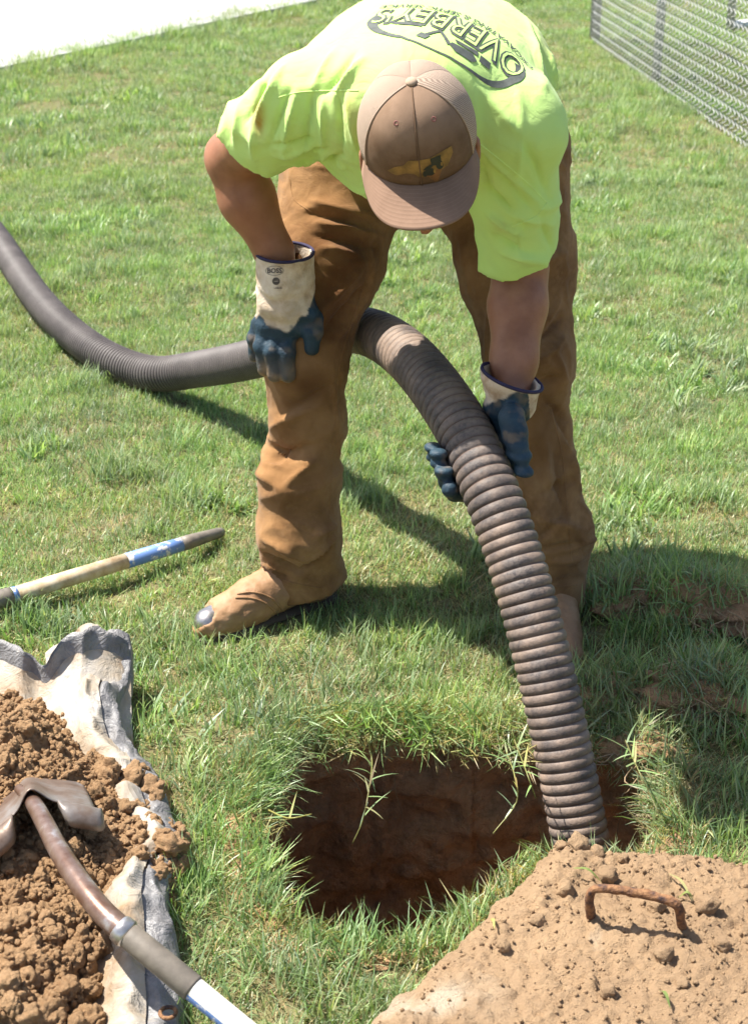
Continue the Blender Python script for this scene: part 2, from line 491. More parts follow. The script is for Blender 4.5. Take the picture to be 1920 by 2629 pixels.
M['gold'] = plain('emblem_gold', (0.22, 0.125, 0.028), 0.7, 0.45, 55)
M['rust_orange'] = plain('emblem_orange', (0.17, 0.075, 0.022), 0.7, 0.4, 55)
M['dark_print'] = plain('emblem_dark', (0.018, 0.022, 0.012), 0.6, 0.3, 80)
M['green_print'] = plain('emblem_green', (0.02, 0.06, 0.015), 0.6, 0.3, 80)
M['ink'] = plain('shirt_ink', (0.075, 0.085, 0.075), 0.75, 0.3, 90)
M['stamp'] = plain('glove_stamp', (0.10, 0.085, 0.075), 0.8, 0.3, 150)
M['hair'] = plain('short_hair', (0.055, 0.032, 0.022), 0.7, 0.4, 300, bump=0.8, bscale=500)
M['eye'] = plain('eye_white', (0.7, 0.68, 0.65), 0.2, 0.03)
M['thread'] = plain('seam_thread', (0.62, 0.86, 0.28), 0.8, 0.1)
n = NT('hose_rubber')
rib = n.attr('rib', 'Fac'); f = n.noise(13, 5, 0.6); g = n.noise(120, 4, 0.7)
c = n.ramp(f, [(0.3, (0.055, 0.045, 0.042)), (0.55, (0.10, 0.084, 0.077)), (0.8, (0.18, 0.15, 0.13))])
c = n.mix(n.ramp(g, [(0.46, (0, 0, 0)), (0.60, (0.85, 0.85, 0.85))]), c, (0.045, 0.042, 0.046))
mud = n.attr('mud', 'Fac')
c = n.mix(n.math('MULTIPLY', mud, n.ramp(n.noise(14, 5, 0.65), [(0.38, (0.1, 0.1, 0.1)), (0.62, (.9, .9, .9))])), c, (0.27, 0.195, 0.145))
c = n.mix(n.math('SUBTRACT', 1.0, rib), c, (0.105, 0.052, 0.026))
M['hose'] = n.bsdf(c, 0.6, n.bump(g, 0.4, 0.004), 0.35)
n = NT('smooth_hose_rubber')
rib = n.attr('rib', 'Fac'); f = n.noise(10, 5, 0.6)
c = n.ramp(f, [(0.3, (0.075, 0.064, 0.060)), (0.7, (0.135, 0.116, 0.108))])
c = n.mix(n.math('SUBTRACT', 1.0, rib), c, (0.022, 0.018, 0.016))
M['hose_fine'] = n.bsdf(c, 0.55, None, 0.35)
n = NT('tarp_white')
c = n.ramp(n.noise(9, 5, 0.6), [(0.34, (0.28, 0.185, 0.105)), (0.50, (0.38, 0.325, 0.255)), (0.70, (0.48, 0.46, 0.43))])
wr_ = n.math('ABSOLUTE', n.math('SUBTRACT', n.noise(24, 4, 0.6, dist=1.0), 0.5))
M['tarp'] = n.bsdf(c, 0.6, n.bump(n.math('ADD', n.math('MULTIPLY', wr_, 2.0), n.math('MULTIPLY', n.noise(120, 4, 0.65), .2)), 0.5, 0.010), 0.3, 0, (0.08, (0.6, 0.55, 0.45)))
n = NT('tarp_grey')
pos = n.pos(); w = n.noise(260, 3)
c = n.ramp(n.noise(30, 5, 0.6), [(0.3, (0.12, 0.115, 0.115)), (0.6, (0.21, 0.205, 0.205)), (0.8, (0.34, 0.30, 0.25))])
wr_ = n.math('ABSOLUTE', n.math('SUBTRACT', n.noise(30, 4, 0.6, dist=1.0), 0.5))
M['tarp_grey'] = n.bsdf(c, 0.45, n.bump(n.math('ADD', n.math('MULTIPLY', wr_, 2.0), n.math('MULTIPLY', w, .3)), 0.55, 0.010), 0.5)
n = NT('worn_steel')
f = n.noise(16, 5, 0.6)
c = n.ramp(f, [(0.3, (0.12, 0.07, 0.045)), (0.5, (0.20, 0.15, 0.12)), (0.7, (0.27, 0.255, 0.245))])
M['blade'] = n.bsdf(c, 0.48, n.bump(n.noise(90, 4), 0.25, 0.003), 0.5, 0.45)
n = NT('socket_steel')
f = n.noise(24, 5, 0.6)
c = n.ramp(f, [(0.35, (0.14, 0.075, 0.05)), (0.55, (0.22, 0.15, 0.12)), (0.72, (0.42, 0.41, 0.41))])
M['socket'] = n.bsdf(c, 0.34, n.bump(n.noise(120, 4), 0.12, 0.003), 0.5, 0.5)
M['ferrule'] = plain('ferrule_steel', (0.46, 0.44, 0.43), 0.32, 0.25, 60, 0.8)
M['sleeve'] = plain('handle_sleeve', (0.17, 0.145, 0.115), 0.55, 0.25, 40)
n = NT('handle_white')
c = n.ramp(n.noise(20, 5, 0.6), [(0.25, (0.58, 0.50, 0.38)), (0.5, (0.76, 0.72, 0.62))])
M['hwhite'] = n.bsdf(c, 0.5, None, 0.5)
n = NT('handle_blue')
c = n.mix(n.ramp(n.noise(55, 5, 0.7), [(0.52, (0, 0, 0)), (0.6, (1, 1, 1))]), (0.13, 0.235, 0.50), (0.62, 0.60, 0.56))
M['hblue'] = n.bsdf(c, 0.5, None, 0.5)
n = NT('handle_worn_wood')
c = n.ramp(n.noise(26, 5, 0.65), [(0.3, (0.34, 0.22, 0.11)), (0.5, (0.55, 0.43, 0.27)), (0.7, (0.68, 0.60, 0.46))])
M['hwood'] = n.bsdf(c, 0.6, None, 0.4)
n = NT('rust')
c = n.ramp(n.noise(70, 5, 0.65), [(0.35, (0.05, 0.035, 0.035)), (0.52, (0.20, 0.10, 0.05)), (0.72, (0.34, 0.19, 0.09))])
M['rust'] = n.bsdf(c, 0.85, n.bump(n.noise(220, 4), 0.8, 0.004), 0.25)
M['galv'] = plain('galvanised_steel', (0.50, 0.51, 0.52), 0.45, 0.1, 20, 0.35)
M['wire'] = plain('chain_link_wire', (0.40, 0.40, 0.385), 0.5, 0.1, 20, 0.15)
M['white_metal'] = plain('white_paint', (0.78, 0.79, 0.82), 0.4, 0.05)
M['root'] = plain('root', (0.26, 0.18, 0.10), 0.9, 0.3)

# ================================================================== the setting
HOLE_PX = [(688, 1955), (790, 1892), (950, 1868), (1100, 1872), (1250, 1885), (1380, 1895), (1500, 1885), (1590, 1900), (1650, 1960), (1695, 2040),
           (1705, 2170), (1640, 2230), (1480, 2235), (1350, 2235), (1250, 2335), (1130, 2405), (1000, 2432), (870, 2422), (755, 2380), (680, 2280), (650, 2160), (660, 2050)]
HOLE = [tuple(PZ(*p, 0)[:2]) for p in HOLE_PX]
hs, _ = spline([(*p, 0) for p in HOLE] + [(*HOLE[0], 0)], 301)
hs = hs[:-1]
HOLE = [(p[0] + 0.008 * float(vnoise(np.array([[p[0] * 40, p[1] * 40, 1.0]]))[0]), p[1] + 0.008 * float(vnoise(np.array([[p[0] * 40, p[1] * 40, 5.0]]))[0])) for p in hs]
HC = np.mean(HOLE, axis=0)

def axis_coords(lo_f, hi_f, step, lo, hi):
    c = list(np.arange(lo_f, hi_f + 1e-6, step))
    s = step; x = c[0]
    pre = []
    while x > lo: s *= 1.28; x -= s; pre.append(x)
    s = step; x = c[-1]; post = []
    while x < hi: s *= 1.22; x += s; post.append(x)
    return np.array(pre[::-1] + c + post)
# raised turf to the right of the pit, where sods were thrown, and a soft lawn surface everywhere
SODS = [(*PZ(1690, 1620, 0.08)[:2], 0.13, 0.09), (*PZ(1860, 1690, 0.1)[:2], 0.14, 0.11), (*PZ(1620, 1790, 0.06)[:2], 0.11, 0.07), (*PZ(1850, 1900, 0.06)[:2], 0.12, 0.07)]
def ground_z(X, Y):
    P = np.stack([X * 2.2, Y * 2.2, np.zeros_like(X)], -1)
    z = 0.018 * vnoise(P, 3) + 0.007 * vnoise(P * 4.1, 4)
    near = dist_poly(X, Y, HOLE[::6])
    z = z * np.clip((near - .06) / 0.25, 0, 1)
    bank = np.exp(-((X - .66) / .17) ** 2 - ((Y - 2.86) / .15) ** 2) + .8 * np.exp(-((X - .70) / .16) ** 2 - ((Y - 2.58) / .12) ** 2)
    z = z + .06 * bank * (1 + .5 * vnoise(P * 5, 9))
    return z
gx = axis_coords(-1.6, 1.6, 0.025, -400, 400); gy = axis_coords(1.2, 5.2, 0.025, -60, 900)
GX, GY = np.meshgrid(gx, gy, indexing='ij')
GZ = ground_z(GX, GY)
V = np.stack([GX, GY, GZ], -1).reshape(-1, 3)
ny = len(gy)
I, J = np.meshgrid(np.arange(len(gx) - 1), np.arange(ny - 1), indexing='ij')
Fq = np.stack([I * ny + J, (I + 1) * ny + J, (I + 1) * ny + J + 1, I * ny + J + 1], -1).reshape(-1, 4)
cen = V[Fq].mean(1)
inn = inside_poly(cen[:, 0], cen[:, 1], HOLE) | (dist_poly(cen[:, 0], cen[:, 1], HOLE[::3]) < .018)
Fq = Fq[~inn]
ground = tag(obj('ground', mesh_np('ground', V, Fq), M['ground']), 'grassy lawn ground with bare soil showing between the blades', 'ground', kind='structure')

# walls of the pit: ring of the rim carried down, leaning out and pitted
nh = len(HOLE); rows = 60; DEPTH = 0.62
HV = []
for r in range(rows):
    u = r / (rows - 1)
    if r == 0: off, z = 0.055, 0.003
    elif r == 1: off, z = 0.012, 0.008
    else: off, z = 0.0 - 0.02 * (u > 0.1) * 0 + 0.05 * u, 0.0 - DEPTH * (u - 0.02)
    for i in range(nh):
        p = np.array(HOLE[i]); d = norm(np.append(p - HC, 0))[:2]
        q = p + d * off
        HV.append((q[0], q[1], z))
HV = np.array(HV)
dv = HV.copy(); dv[:, :2] -= HC; dn = dv.copy(); dn[:, 2] = 0; dn /= np.linalg.norm(dn, axis=1)[:, None] + 1e-9
am = np.repeat(np.r_[0.0, 0.6, np.full(rows - 2, 1.0)], nh)
HV = HV + dn * (am * (0.024 * fbm(HV * np.array([9, 9, 14]), 4, 21) + 0.009 * fbm(HV * np.array([45, 45, 30]), 2, 22) + 0.012 * vnoise(HV * np.array([26, 26, 2.5]), 23) + 0.01))[:, None]
turf_edge = np.exp(-((HV[:, 2] + 0.03) / 0.03) ** 2)
HV -= dn * (0.018 * turf_edge)[:, None]
F = [(r * nh + i, r * nh + (i + 1) % nh, (r + 1) * nh + (i + 1) % nh, (r + 1) * nh + i) for r in range(rows - 1) for i in range(nh)]
F = [f[::-1] for f in F]
F.append(tuple((rows - 1) * nh + i for i in range(nh)))
tag(obj('pit_ground', mesh_np('pit_ground', HV, F), M['pit']), 'dug pit with dark brown clay walls cut into the lawn', 'pit', kind='structure')

# driveway: pale concrete sheet beyond the lawn, with joints
e0, e1 = PZ(-60, 198, 0.02), PZ(850, 0, 0.02)
dd = norm(e1 - e0); nn_ = np.array([-dd[1], dd[0], 0])
drv = empty('driveway', (e0[0], e0[1], 0))
tag(drv, 'white sunlit concrete driveway beyond the lawn', 'driveway', kind='structure')
k = 0
for a in range(-6, 9):
    for b in range(4):
        w = 3.0; g = 0.012
        c0 = e0 + dd * (a * w + g) + nn_ * (b * w + g)
        P4 = [c0, c0 + dd * (w - 2 * g), c0 + dd * (w - 2 * g) + nn_ * (w - 2 * g), c0 + nn_ * (w - 2 * g)]
        P4 = [np.array([p[0], p[1], 0]) for p in P4]
        Vb = [p + [0, 0, 0.045] for p in P4] + [p + [0, 0, -0.1] for p in P4]
        Fb = [(0, 1, 2, 3), (0, 4, 5, 1), (1, 5, 6, 2), (2, 6, 7, 3), (3, 7, 4, 0)]
        o = obj('concrete_panel', mesh_np('concrete_panel', np.array(Vb), Fb, False), M['concrete'], drv)
        o.matrix_parent_inverse = Matrix.Translation(-Vector(drv.location))

# ------------------------------------------------------------------ chain link fence
fA, fB, fC = PZ(1513, 105, 0), PZ(1672, 213, 0), PZ(1920, 392, 0)
fdir = norm(fC - fA); fend = fC + fdir * 3.6
fence = empty('chain_link_fence', (fA[0], fA[1], 0))
tag(fence, 'grey galvanised chain link fence along the lawn edge', 'fence')
def world_part(name, geo, mat, parent, smooth=True):
    V, F = geo
    o = obj(name, mesh_np(name, np.asarray(V) - np.array(parent.location), F, smooth), mat, parent)
    return o
fn = np.array([-fdir[1], fdir[0], 0])
FH = 1.35
post_s = [0.0, np.linalg.norm(fB - fA), np.linalg.norm(fB - fA) + 2.6, np.linalg.norm(fB - fA) + 5.2]
for i, s in enumerate(post_s):
    p = fA + fdir * s + fn * 0.038
    r = 0.034 if i == 0 else 0.028
    world_part('post', tube([p + [0, 0, -0.1], p + [0, 0, FH * 0.5], p + [0, 0, FH + 0.04]], r, 16), M['galv'], fence)
    Vc, Fc = tube([p + [0, 0, FH + 0.03], p + [0, 0, FH + 0.06], p + [0, 0, FH + 0.085], p + [0, 0, FH + 0.09]], [r * 1.15, r * 1.15, r * 0.7, 0.002], 16)
    world_part('post_cap', (Vc, Fc), M['galv'], fence)
p = fA + fdir * 0.02
world_part('tension_bar', tube([p + [0, 0, 0.03], p + [0, 0, FH]], 0.008, 8), M['galv'], fence)
L = np.linalg.norm(fend - fA)
world_part('top_rail', tube([fA + [0, 0, FH] + fn * 0.03, fend + [0, 0, FH] + fn * 0.03], 0.021, 12), M['galv'], fence)
PH, PV = 0.070, 0.0575
geo_V, geo_F, off = [], [], 0
na = 4
nw = int(L / PH)
for i in range(nw):
    zz = np.arange(0.015, FH, PV / 2)
    m = np.arange(len(zz))
    # the wires are flat-wound spirals: each leg bows out of the plane of the fence
    pts = []
    for q in range(len(zz) - 1):
        sgn = 1 if (q % 2 == 0) else -1
        for t in np.arange(0, 1, 1 / 6):
            s = 0.03 + i * PH + PH / 2 * (1 + sgn * math.cos(math.pi * t) * 1.02)
            pts.append(fA + fdir * s + np.array([0, 0, zz[q] + t * PV / 2]) + fn * (0.004 * sgn * math.sin(math.pi * t)))
    C_ = np.array(pts)
    vv, ff = tube(C_, 0.0028, na, False)
    geo_V.append(vv); geo_F += [tuple(a + off for a in f) for f in ff]; off += len(vv)
w_ = world_part('wire_netting', (np.vstack(geo_V), np.array(geo_F)), M['wire'], fence)
w_['kind'] = 'stuff'

# white frame standing behind the fence, only its lower corner in view
gp = PZ(1872, 80, 0.0); gq = gp + np.array([0.95, 0.35, 0]); gate = empty('garden_frame', (gp[0], gp[1], 0))
tag(gate, 'white metal frame standing on the grass behind the chain link fence', 'frame')
up = np.array([0, 0, 1.0])
world_part('bottom_rail', tube([gp + up * 0.045, gq + up * 0.045], 0.03, 10), M['white_metal'], gate)
world_part('top_rail', tube([gp + up * 1.0, gq + up * 1.0], 0.025, 10), M['white_metal'], gate)
world_part('upright', tube([gp + up * 0.0, gp + up * 1.03], 0.03, 10), M['galv'], gate)
world_part('upright', tube([gq + up * 0.0, gq + up * 1.03], 0.03, 10), M['galv'], gate)
world_part('upright', tube([(gp + gq) / 2 + up * 0.05, (gp + gq) / 2 + up * 1.0], 0.02, 10), M['white_metal'], gate)

# ================================================================== loose soil
def lump_field(X, Y, Z, poly, n, rmin, rmax, seed, power=2.0, flat=0.75, sink=0.35):
    """Push rounded clods of random size up through a height field."""
    r_ = np.random.default_rng(seed)
    x0, y0 = X.min(), Y.min(); sx = X[1, 0] - X[0, 0]; sy = Y[0, 1] - Y[0, 0]
    lo = np.min([p[:2] for p in poly], 0); hi = np.max([p[:2] for p in poly], 0)
    Zn = Z.copy()
    cx = r_.uniform(lo[0], hi[0], n); cy = r_.uniform(lo[1], hi[1], n); ok = inside_poly(cx, cy, poly)
    rr = rmin + (rmax - rmin) * r_.random(n) ** power
    for x, y, r, k in zip(cx, cy, rr, ok):
        if not k: continue
        i0, i1 = int((x - r - x0) / sx), int((x + r - x0) / sx) + 2
        j0, j1 = int((y - r - y0) / sy), int((y + r - y0) / sy) + 2
        i0, j0 = max(i0, 0), max(j0, 0)
        if i0 >= X.shape[0] or j0 >= X.shape[1]: continue
        a, b = X[i0:i1, j0:j1], Y[i0:i1, j0:j1]
        if a.size == 0: continue
        d2 = (a - x) ** 2 + (b - y) ** 2
        ci, cj = min(int((x - x0) / sx), X.shape[0] - 1), min(int((y - y0) / sy), X.shape[1] - 1)
        top = Z[max(ci, 0), max(cj, 0)] - sink * r + flat * np.sqrt(np.maximum(r * r - d2, 0)) * (1 + 0.55 * vnoise(np.stack([a / r * 2.1, b / r * 2.1, np.full_like(a, x * 50)], -1), 5))
        Zn[i0:i1, j0:j1] = np.where(d2 < r * r, np.maximum(Zn[i0:i1, j0:j1], top), Zn[i0:i1, j0:j1])
    return Zn
def height_mesh(X, Y, Z, keep):
    ny = X.shape[1]
    V = np.stack([X, Y, Z], -1).reshape(-1, 3)
    I, J = np.meshgrid(np.arange(X.shape[0] - 1), np.arange(ny - 1), indexing='ij')
    F = np.stack([I * ny + J, (I + 1) * ny + J, (I + 1) * ny + J + 1, I * ny + J + 1], -1).reshape(-1, 4)
    F = F[keep.reshape(-1)[F].all(1)]
    u = np.unique(F); m = np.full(len(V), -1); m[u] = np.arange(len(u))
    return V[u], m[F]
def clod_mesh(seed, sub=3, rough=0.3):
    bm = bmesh.new(); bmesh.ops.create_icosphere(bm, subdivisions=sub, radius=1.0)
    V = np.array([v.co[:] for v in bm.verts])
    V = V * (1 + rough * fbm(V * 1.3 + seed * 7.7, 2, seed) + 0.17 * fbm(V * 3.6 + seed, 3, seed + 9) + (0.05 * fbm(V * 14 + seed, 2, seed + 19) if sub > 3 else 0))[:, None]
    V *= np.array([1.0, 0.85, 0.72])
    F = [tuple(v.index for v in f.verts) for f in bm.faces]; bm.free()
    return mesh_np('clod', V, F)

PILE_D = [(-120, 1490), (0, 1500), (60, 1520), (100, 1535), (140, 1550), (150, 1605), (180, 1655), (280, 1678), (362, 1700), (365, 1735), (325, 1765), (365, 1790),
          (405, 1800), (412, 1850), (385, 1900), (380, 1945), (345, 1985), (275, 2022), (245, 2070), (222, 2150), (215, 2230), (235, 2262), (240, 2420), (-420, 2420), (-330, 1700)]
PILE = [tuple(PZ(*D(*p), 0.05)[:2]) for p in PILE_D]
px_ = np.arange(-1.15, -0.20, 0.0042); py_ = np.arange(1.50, 3.0, 0.0042)
X, Y = np.meshgrid(px_, py_, indexing='ij')
ins = inside_poly(X, Y, PILE); dp = dist_poly(X, Y, PILE)
sd = np.where(ins, dp, -dp)
def pile_base(sd, X, Y):
    return 0.012 + 0.105 * (1 - np.exp(-np.maximum(sd, 0) / 0.11)) + 0.03 * vnoise(np.stack([X * 5, Y * 5, X * 0], -1), 31) * sstep(0, 0.15, sd) - 0.06 * sstep(0, -0.03, sd)
Z = pile_base(sd, X, Y)
Z = lump_field(X, Y, Z, PILE, 300, 0.010, 0.032, 1, 2.0)
bx_, by_ = PZ(20, 1900, .12)[:2]
Z += 0.07 * np.exp(-((X - bx_) ** 2 + (Y - by_) ** 2) / .10 ** 2)
Z = lump_field(X, Y, Z, PILE, 2600, 0.006, 0.022, 2, 2.0)
Z += 0.0035 * fbm(np.stack([X * 70, Y * 70, X * 0], -1), 3, 8)
Zpile = Z
soil_pile = empty('soil_pile', (-0.62, 2.2, 0))
tag(soil_pile, 'heap of loose brown clay soil dumped on the tarp', 'soil pile')
w_ = world_part('loose_soil', height_mesh(X, Y, Z, sd > -0.012), M['soil'], soil_pile)
CL = [clod_mesh(i, 4) for i in range(7)]
for m_ in CL: m_.materials.append(M['soil'])
def pile_z(x, y):
    i = int(round((x - px_[0]) / 0.0042)); j = int(round((y - py_[0]) / 0.0042))
    if 0 <= i < len(px_) and 0 <= j < len(py_): return float(Zpile[i, j])
    return 0.0
def put_clod(x, y, z, r, parent, mset=CL):
    o = bpy.data.objects.new('clod', random.choice(mset)); link(o, parent)
    o.location = Vector((x, y, z)) - Vector(parent.location); o.scale = (r, r, r)
    o.rotation_euler = (random.uniform(0, 6.3), random.uniform(0, 6.3), random.uniform(0, 6.3))
    return o
for (dx, dy, r) in [(330, 1700, .034), (285, 1690, .036), (240, 1690, .03), (375, 1830, .037), (395, 1845, .025), (350, 1815, .028), (300, 1870, .026), (250, 1850, .02), (340, 1890, .028),
                    (120, 2050, .022), (160, 2080, .024), (70, 2085, .024), (30, 2110, .02), (190, 2130, .024), (140, 2160, .030), (60, 2160, .025), (200, 2200, .023), (100, 2215, .034), (160, 2235, .032), (20, 2200, .028), (95, 2120, .018), (120, 2100, .016), (45, 2135, .017), (170, 2190, .02), (130, 2245, .022), (70, 2245, .024), (30, 2240, .02), (205, 2100, .017), (230, 2075, .02),
                    (30, 2040, .022), (60, 2010, .018), (100, 2000, .02), (180, 2040, .022), (230, 2030, .024), (215, 1640, .016), (150, 1570, .02), (60, 1560, .022)]:
    x, y, _ = PZ(*D(dx, dy), 0.09)
    r *= .82
    put_clod(x, y, pile_z(x, y) + r * 0.25, r, soil_pile)
r_ = np.random.default_rng(12)
cnt_ = 0
while cnt_ < 230:
    x, y = r_.uniform(-0.95, -0.28), r_.uniform(1.62, 2.75)
    if inside_poly(np.array(x), np.array(y), PILE):
        r = 0.007 + 0.013 * r_.random() ** 2
        put_clod(x, y, pile_z(x, y) + r * 0.35, r, soil_pile); cnt_ += 1

# ------------------------------------------------------------------ scattering by points (grass, crumbs)
def scatter(name, P, R, S, idx, meshes, mat=None):
    src = bpy.data.collections.new(name + '_kinds')
    for i, me in enumerate(meshes):
        o = bpy.data.objects.new('%s_kind_%02d' % (name, i), me); src.objects.link(o)
    me = bpy.data.meshes.new(name)
    me.vertices.add(len(P)); me.vertices.foreach_set('co', np.asarray(P, np.float32).ravel())
    a = me.attributes.new('rot', 'FLOAT_VECTOR', 'POINT'); a.data.foreach_set('vector', np.asarray(R, np.float32).ravel())
    a = me.attributes.new('scl', 'FLOAT', 'POINT'); a.data.foreach_set('value', np.asarray(S, np.float32))
    a = me.attributes.new('idx', 'INT', 'POINT'); a.data.foreach_set('value', np.asarray(idx, np.int32))
    o = link(bpy.data.objects.new(name, me))
    ng = bpy.data.node_groups.new(name + '_scatter', 'GeometryNodeTree')
    ng.interface.new_socket('Geometry', in_out='INPUT', socket_type='NodeSocketGeometry')
    ng.interface.new_socket('Geometry', in_out='OUTPUT', socket_type='NodeSocketGeometry')
    gi = ng.nodes.new('NodeGroupInput'); go = ng.nodes.new('NodeGroupOutput')
    ci = ng.nodes.new('GeometryNodeCollectionInfo'); ci.inputs[0].default_value = src
    ci.inputs['Separate Children'].default_value = True; ci.inputs['Reset Children'].default_value = True
    ip = ng.nodes.new('GeometryNodeInstanceOnPoints'); ip.inputs['Pick Instance'].default_value = True
    def na_(nm, ty):
        q = ng.nodes.new('GeometryNodeInputNamedAttribute'); q.data_type = ty; q.inputs['Name'].default_value = nm
        return [s for s in q.outputs if s.enabled and s.name == 'Attribute'][0]
    ng.links.new(gi.outputs[0], ip.inputs['Points']); ng.links.new(ci.outputs[0], ip.inputs['Instance'])
    ng.links.new(na_('idx', 'INT'), ip.inputs['Instance Index']); ng.links.new(na_('rot', 'FLOAT_VECTOR'), ip.inputs['Rotation'])
    ng.links.new(na_('scl', 'FLOAT'), ip.inputs['Scale']); ng.links.new(ip.outputs[0], go.inputs[0])
    md = o.modifiers.new('scatter', 'NODES'); md.node_group = ng
    return o
crumb_m = [clod_mesh(40 + i, 2, 0.35) for i in range(5)]
for m_ in crumb_m: m_.materials.append(M['soil'])
def scatter_pts(poly, n, seed):
    r_ = np.random.default_rng(seed); lo = np.min([p[:2] for p in poly], 0); hi = np.max([p[:2] for p in poly], 0)
    x = r_.uniform(lo[0], hi[0], n); y = r_.uniform(lo[1], hi[1], n); k = inside_poly(x, y, poly)
    return x[k], y[k], r_
x, y, r_ = scatter_pts(PILE, 26000, 5)
k = (x > -1.0) & (y < 2.9); x, y = x[k], y[k]
z = np.array([pile_z(a, b) for a, b in zip(x, y)])
S_ = 0.0015 + 0.0065 * r_.random(len(x)) ** 2.4
tag(scatter('soil_crumbs', np.stack([x, y, z + S_ * 0.3], 1), r_.uniform(0, 6.3, (len(x), 3)), S_, r_.integers(0, 5, len(x)), crumb_m),
    'fine brown soil crumbs over the heap on the tarp', 'soil', kind='stuff')

# ------------------------------------------------------------------ concrete tank lid under soil, with a bent rebar handle
LID_H = 0.085
lid = empty('tank_lid', (0.45, 1.7, 0))
tag(lid, 'square concrete tank lid covered in soil with a rusty rebar handle', 'tank lid')
c_far = PZ(1440, 2170, LID_H); c_near = PZ(955, 2629, LID_H)
ed = norm((c_near - c_far) * [1, 1, 0]); eside = np.array([-ed[1], ed[0], 0])
if eside[0] < 0: eside = -eside
eside = norm((PZ(1960, 2222, LID_H) - c_far) * [1, 1, 0])
c0 = c_far - ed * 0.0
LW, LL = 0.95, 0.95
corn = [c0, c0 + ed * LL, c0 + ed * LL + eside * LW, c0 + eside * LW]
cc = np.mean(corn, axis=0)
bm = bmesh.new()
cin = [p + (cc - p) * .028 for p in corn]
vb = [bm.verts.new((p[0] - lid.location.x, p[1] - lid.location.y, 0.012)) for p in cin]; vt = [bm.verts.new((p[0] - lid.location.x, p[1] - lid.location.y, LID_H - .006)) for p in cin]
bm.faces.new(vt); bm.faces.new(vb[::-1])
for i in range(4): bm.faces.new((vb[i], vb[(i + 1) % 4], vt[(i + 1) % 4], vt[i]))
bmesh.ops.recalc_face_normals(bm, faces=bm.faces)
bmesh.ops.bevel(bm, geom=list(bm.edges), offset=0.012, segments=3, affect='EDGES')
me = bpy.data.meshes.new('slab'); bm.to_mesh(me); bm.free()
obj('slab', me, M['lid_concrete'], lid)
LIDP = [tuple(p[:2]) for p in corn]
lx = np.arange(-0.10, 0.95, 0.0042); ly = np.arange(1.35, 2.25, 0.0042)
X, Y = np.meshgrid(lx, ly, indexing='ij')
ins = inside_poly(X, Y, LIDP); dp = dist_poly(X, Y, LIDP); sd = np.where(ins, dp, -dp)
pk = PZ(1455, 2150, 0.12)
hc = PZ(1600, 2360, 0.1)
Z = LID_H - 0.010 + 0.026 * sstep(-0.005, 0.05, sd) + 0.012 * vnoise(np.stack([X * 9, Y * 9, X * 0], -1), 77) * sstep(0, 0.05, sd)
Z += 0.022 * np.exp(-((X - pk[0]) ** 2 + (Y - pk[1] + 0.03) ** 2) / 0.055 ** 2) + 0.008 * np.exp(-((X - 0.5) ** 2 + (Y - 1.98) ** 2) / 0.1 ** 2)
swx, swy = PZ(1110, 2580, .085)[:2]
low = np.clip(np.exp(-(((X - swx) / .060) ** 2 + ((Y - swy) / .026) ** 2)) * (1 + .7 * fbm(np.stack([X * 26, Y * 26, X * 0], -1), 3, 35)), 0, 1)                     # swept nearly bare at the near corner
Z -= 0.006 * low
lumpy = [p for p in LIDP]
Zl = lump_field(X, Y, Z, lumpy, 700, 0.005, 0.019, 3, 3.0, 0.8, 0.3)
Zl = lump_field(X, Y, Zl, lumpy, 16000, 0.003, 0.010, 4, 2.2, 0.9, 0.2)
Z = Z + (Zl - Z) * (1 - 0.85 * low)
Z += 0.0025 * fbm(np.stack([X * 90, Y * 90, X * 0], -1), 3, 18)
Z -= 0.12 * sstep(0.0 , -0.02, sd + .012 * fbm(np.stack([X * 22, Y * 22, X * 0], -1), 3, 28))
Zlid = Z
w_ = world_part('soil_cover', height_mesh(X, Y, Z, sd > -0.022), M['lid_soil'], lid); w_['kind'] = 'stuff'
lv = np.array([v.co[:] for v in w_.data.vertices]) + np.array(lid.location)
pale = np.exp(-(((lv[:, 0] - swx) / .075) ** 2 + ((lv[:, 1] - swy) / .034) ** 2))
float_attr(w_.data, np.clip(pale * (1.0 + 1.1 * fbm(lv * 30, 4, 39)), 0, 1), 'pale')
def lid_z(x, y):
    i = int(round((x - lx[0]) / 0.0042)); j = int(round((y - ly[0]) / 0.0042))
    if 0 <= i < len(lx) and 0 <= j < len(ly): return float(Zlid[i, j])
    return 0.0
hp = [PZ(1520, 2385, 0.06), PZ(1516, 2350, 0.115), PZ(1512, 2308, 0.155), PZ(1522, 2284, 0.175), PZ(1560, 2282, 0.178), PZ(1640, 2294, 0.176), PZ(1718, 2312, 0.172), PZ(1742, 2332, 0.160), PZ(1748, 2370, 0.125), PZ(1762, 2420, 0.07)]
Hc, _ = spline(hp, 60)
Vh, Fh_ = tube(Hc, 0.0070, 12)
Vh = Vh + 0.0016 * np.stack([vnoise(Vh * 90, s) for s in (1, 2, 3)], 1)
world_part('handle', (Vh, Fh_), M['rust'], lid)
CL2 = [clod_mesh(60 + i, 3) for i in range(5)]
for m_ in CL2: m_.materials.append(M['lid_soil'])
r_ = np.random.default_rng(3)
for (sx, sy, r) in [(1480, 2185, .016), (1530, 2195, .013), (1440, 2180, .012), (1600, 2210, .010), (1810, 2345, .017), (1560, 2260, .016), (1450, 2290, .016), (1680, 2345, .014), (1380, 2370, .012), (1290, 2440, .011), (1700, 2480, .014), (1560, 2560, .012), (1750, 2540, .013), (1850, 2440, .014)]:
    x, y, _ = PZ(sx, sy, 0.1); put_clod(x, y, lid_z(x, y) + r * 0.25, r, lid, CL2)
x, y, r_ = scatter_pts(LIDP, 12000, 6)
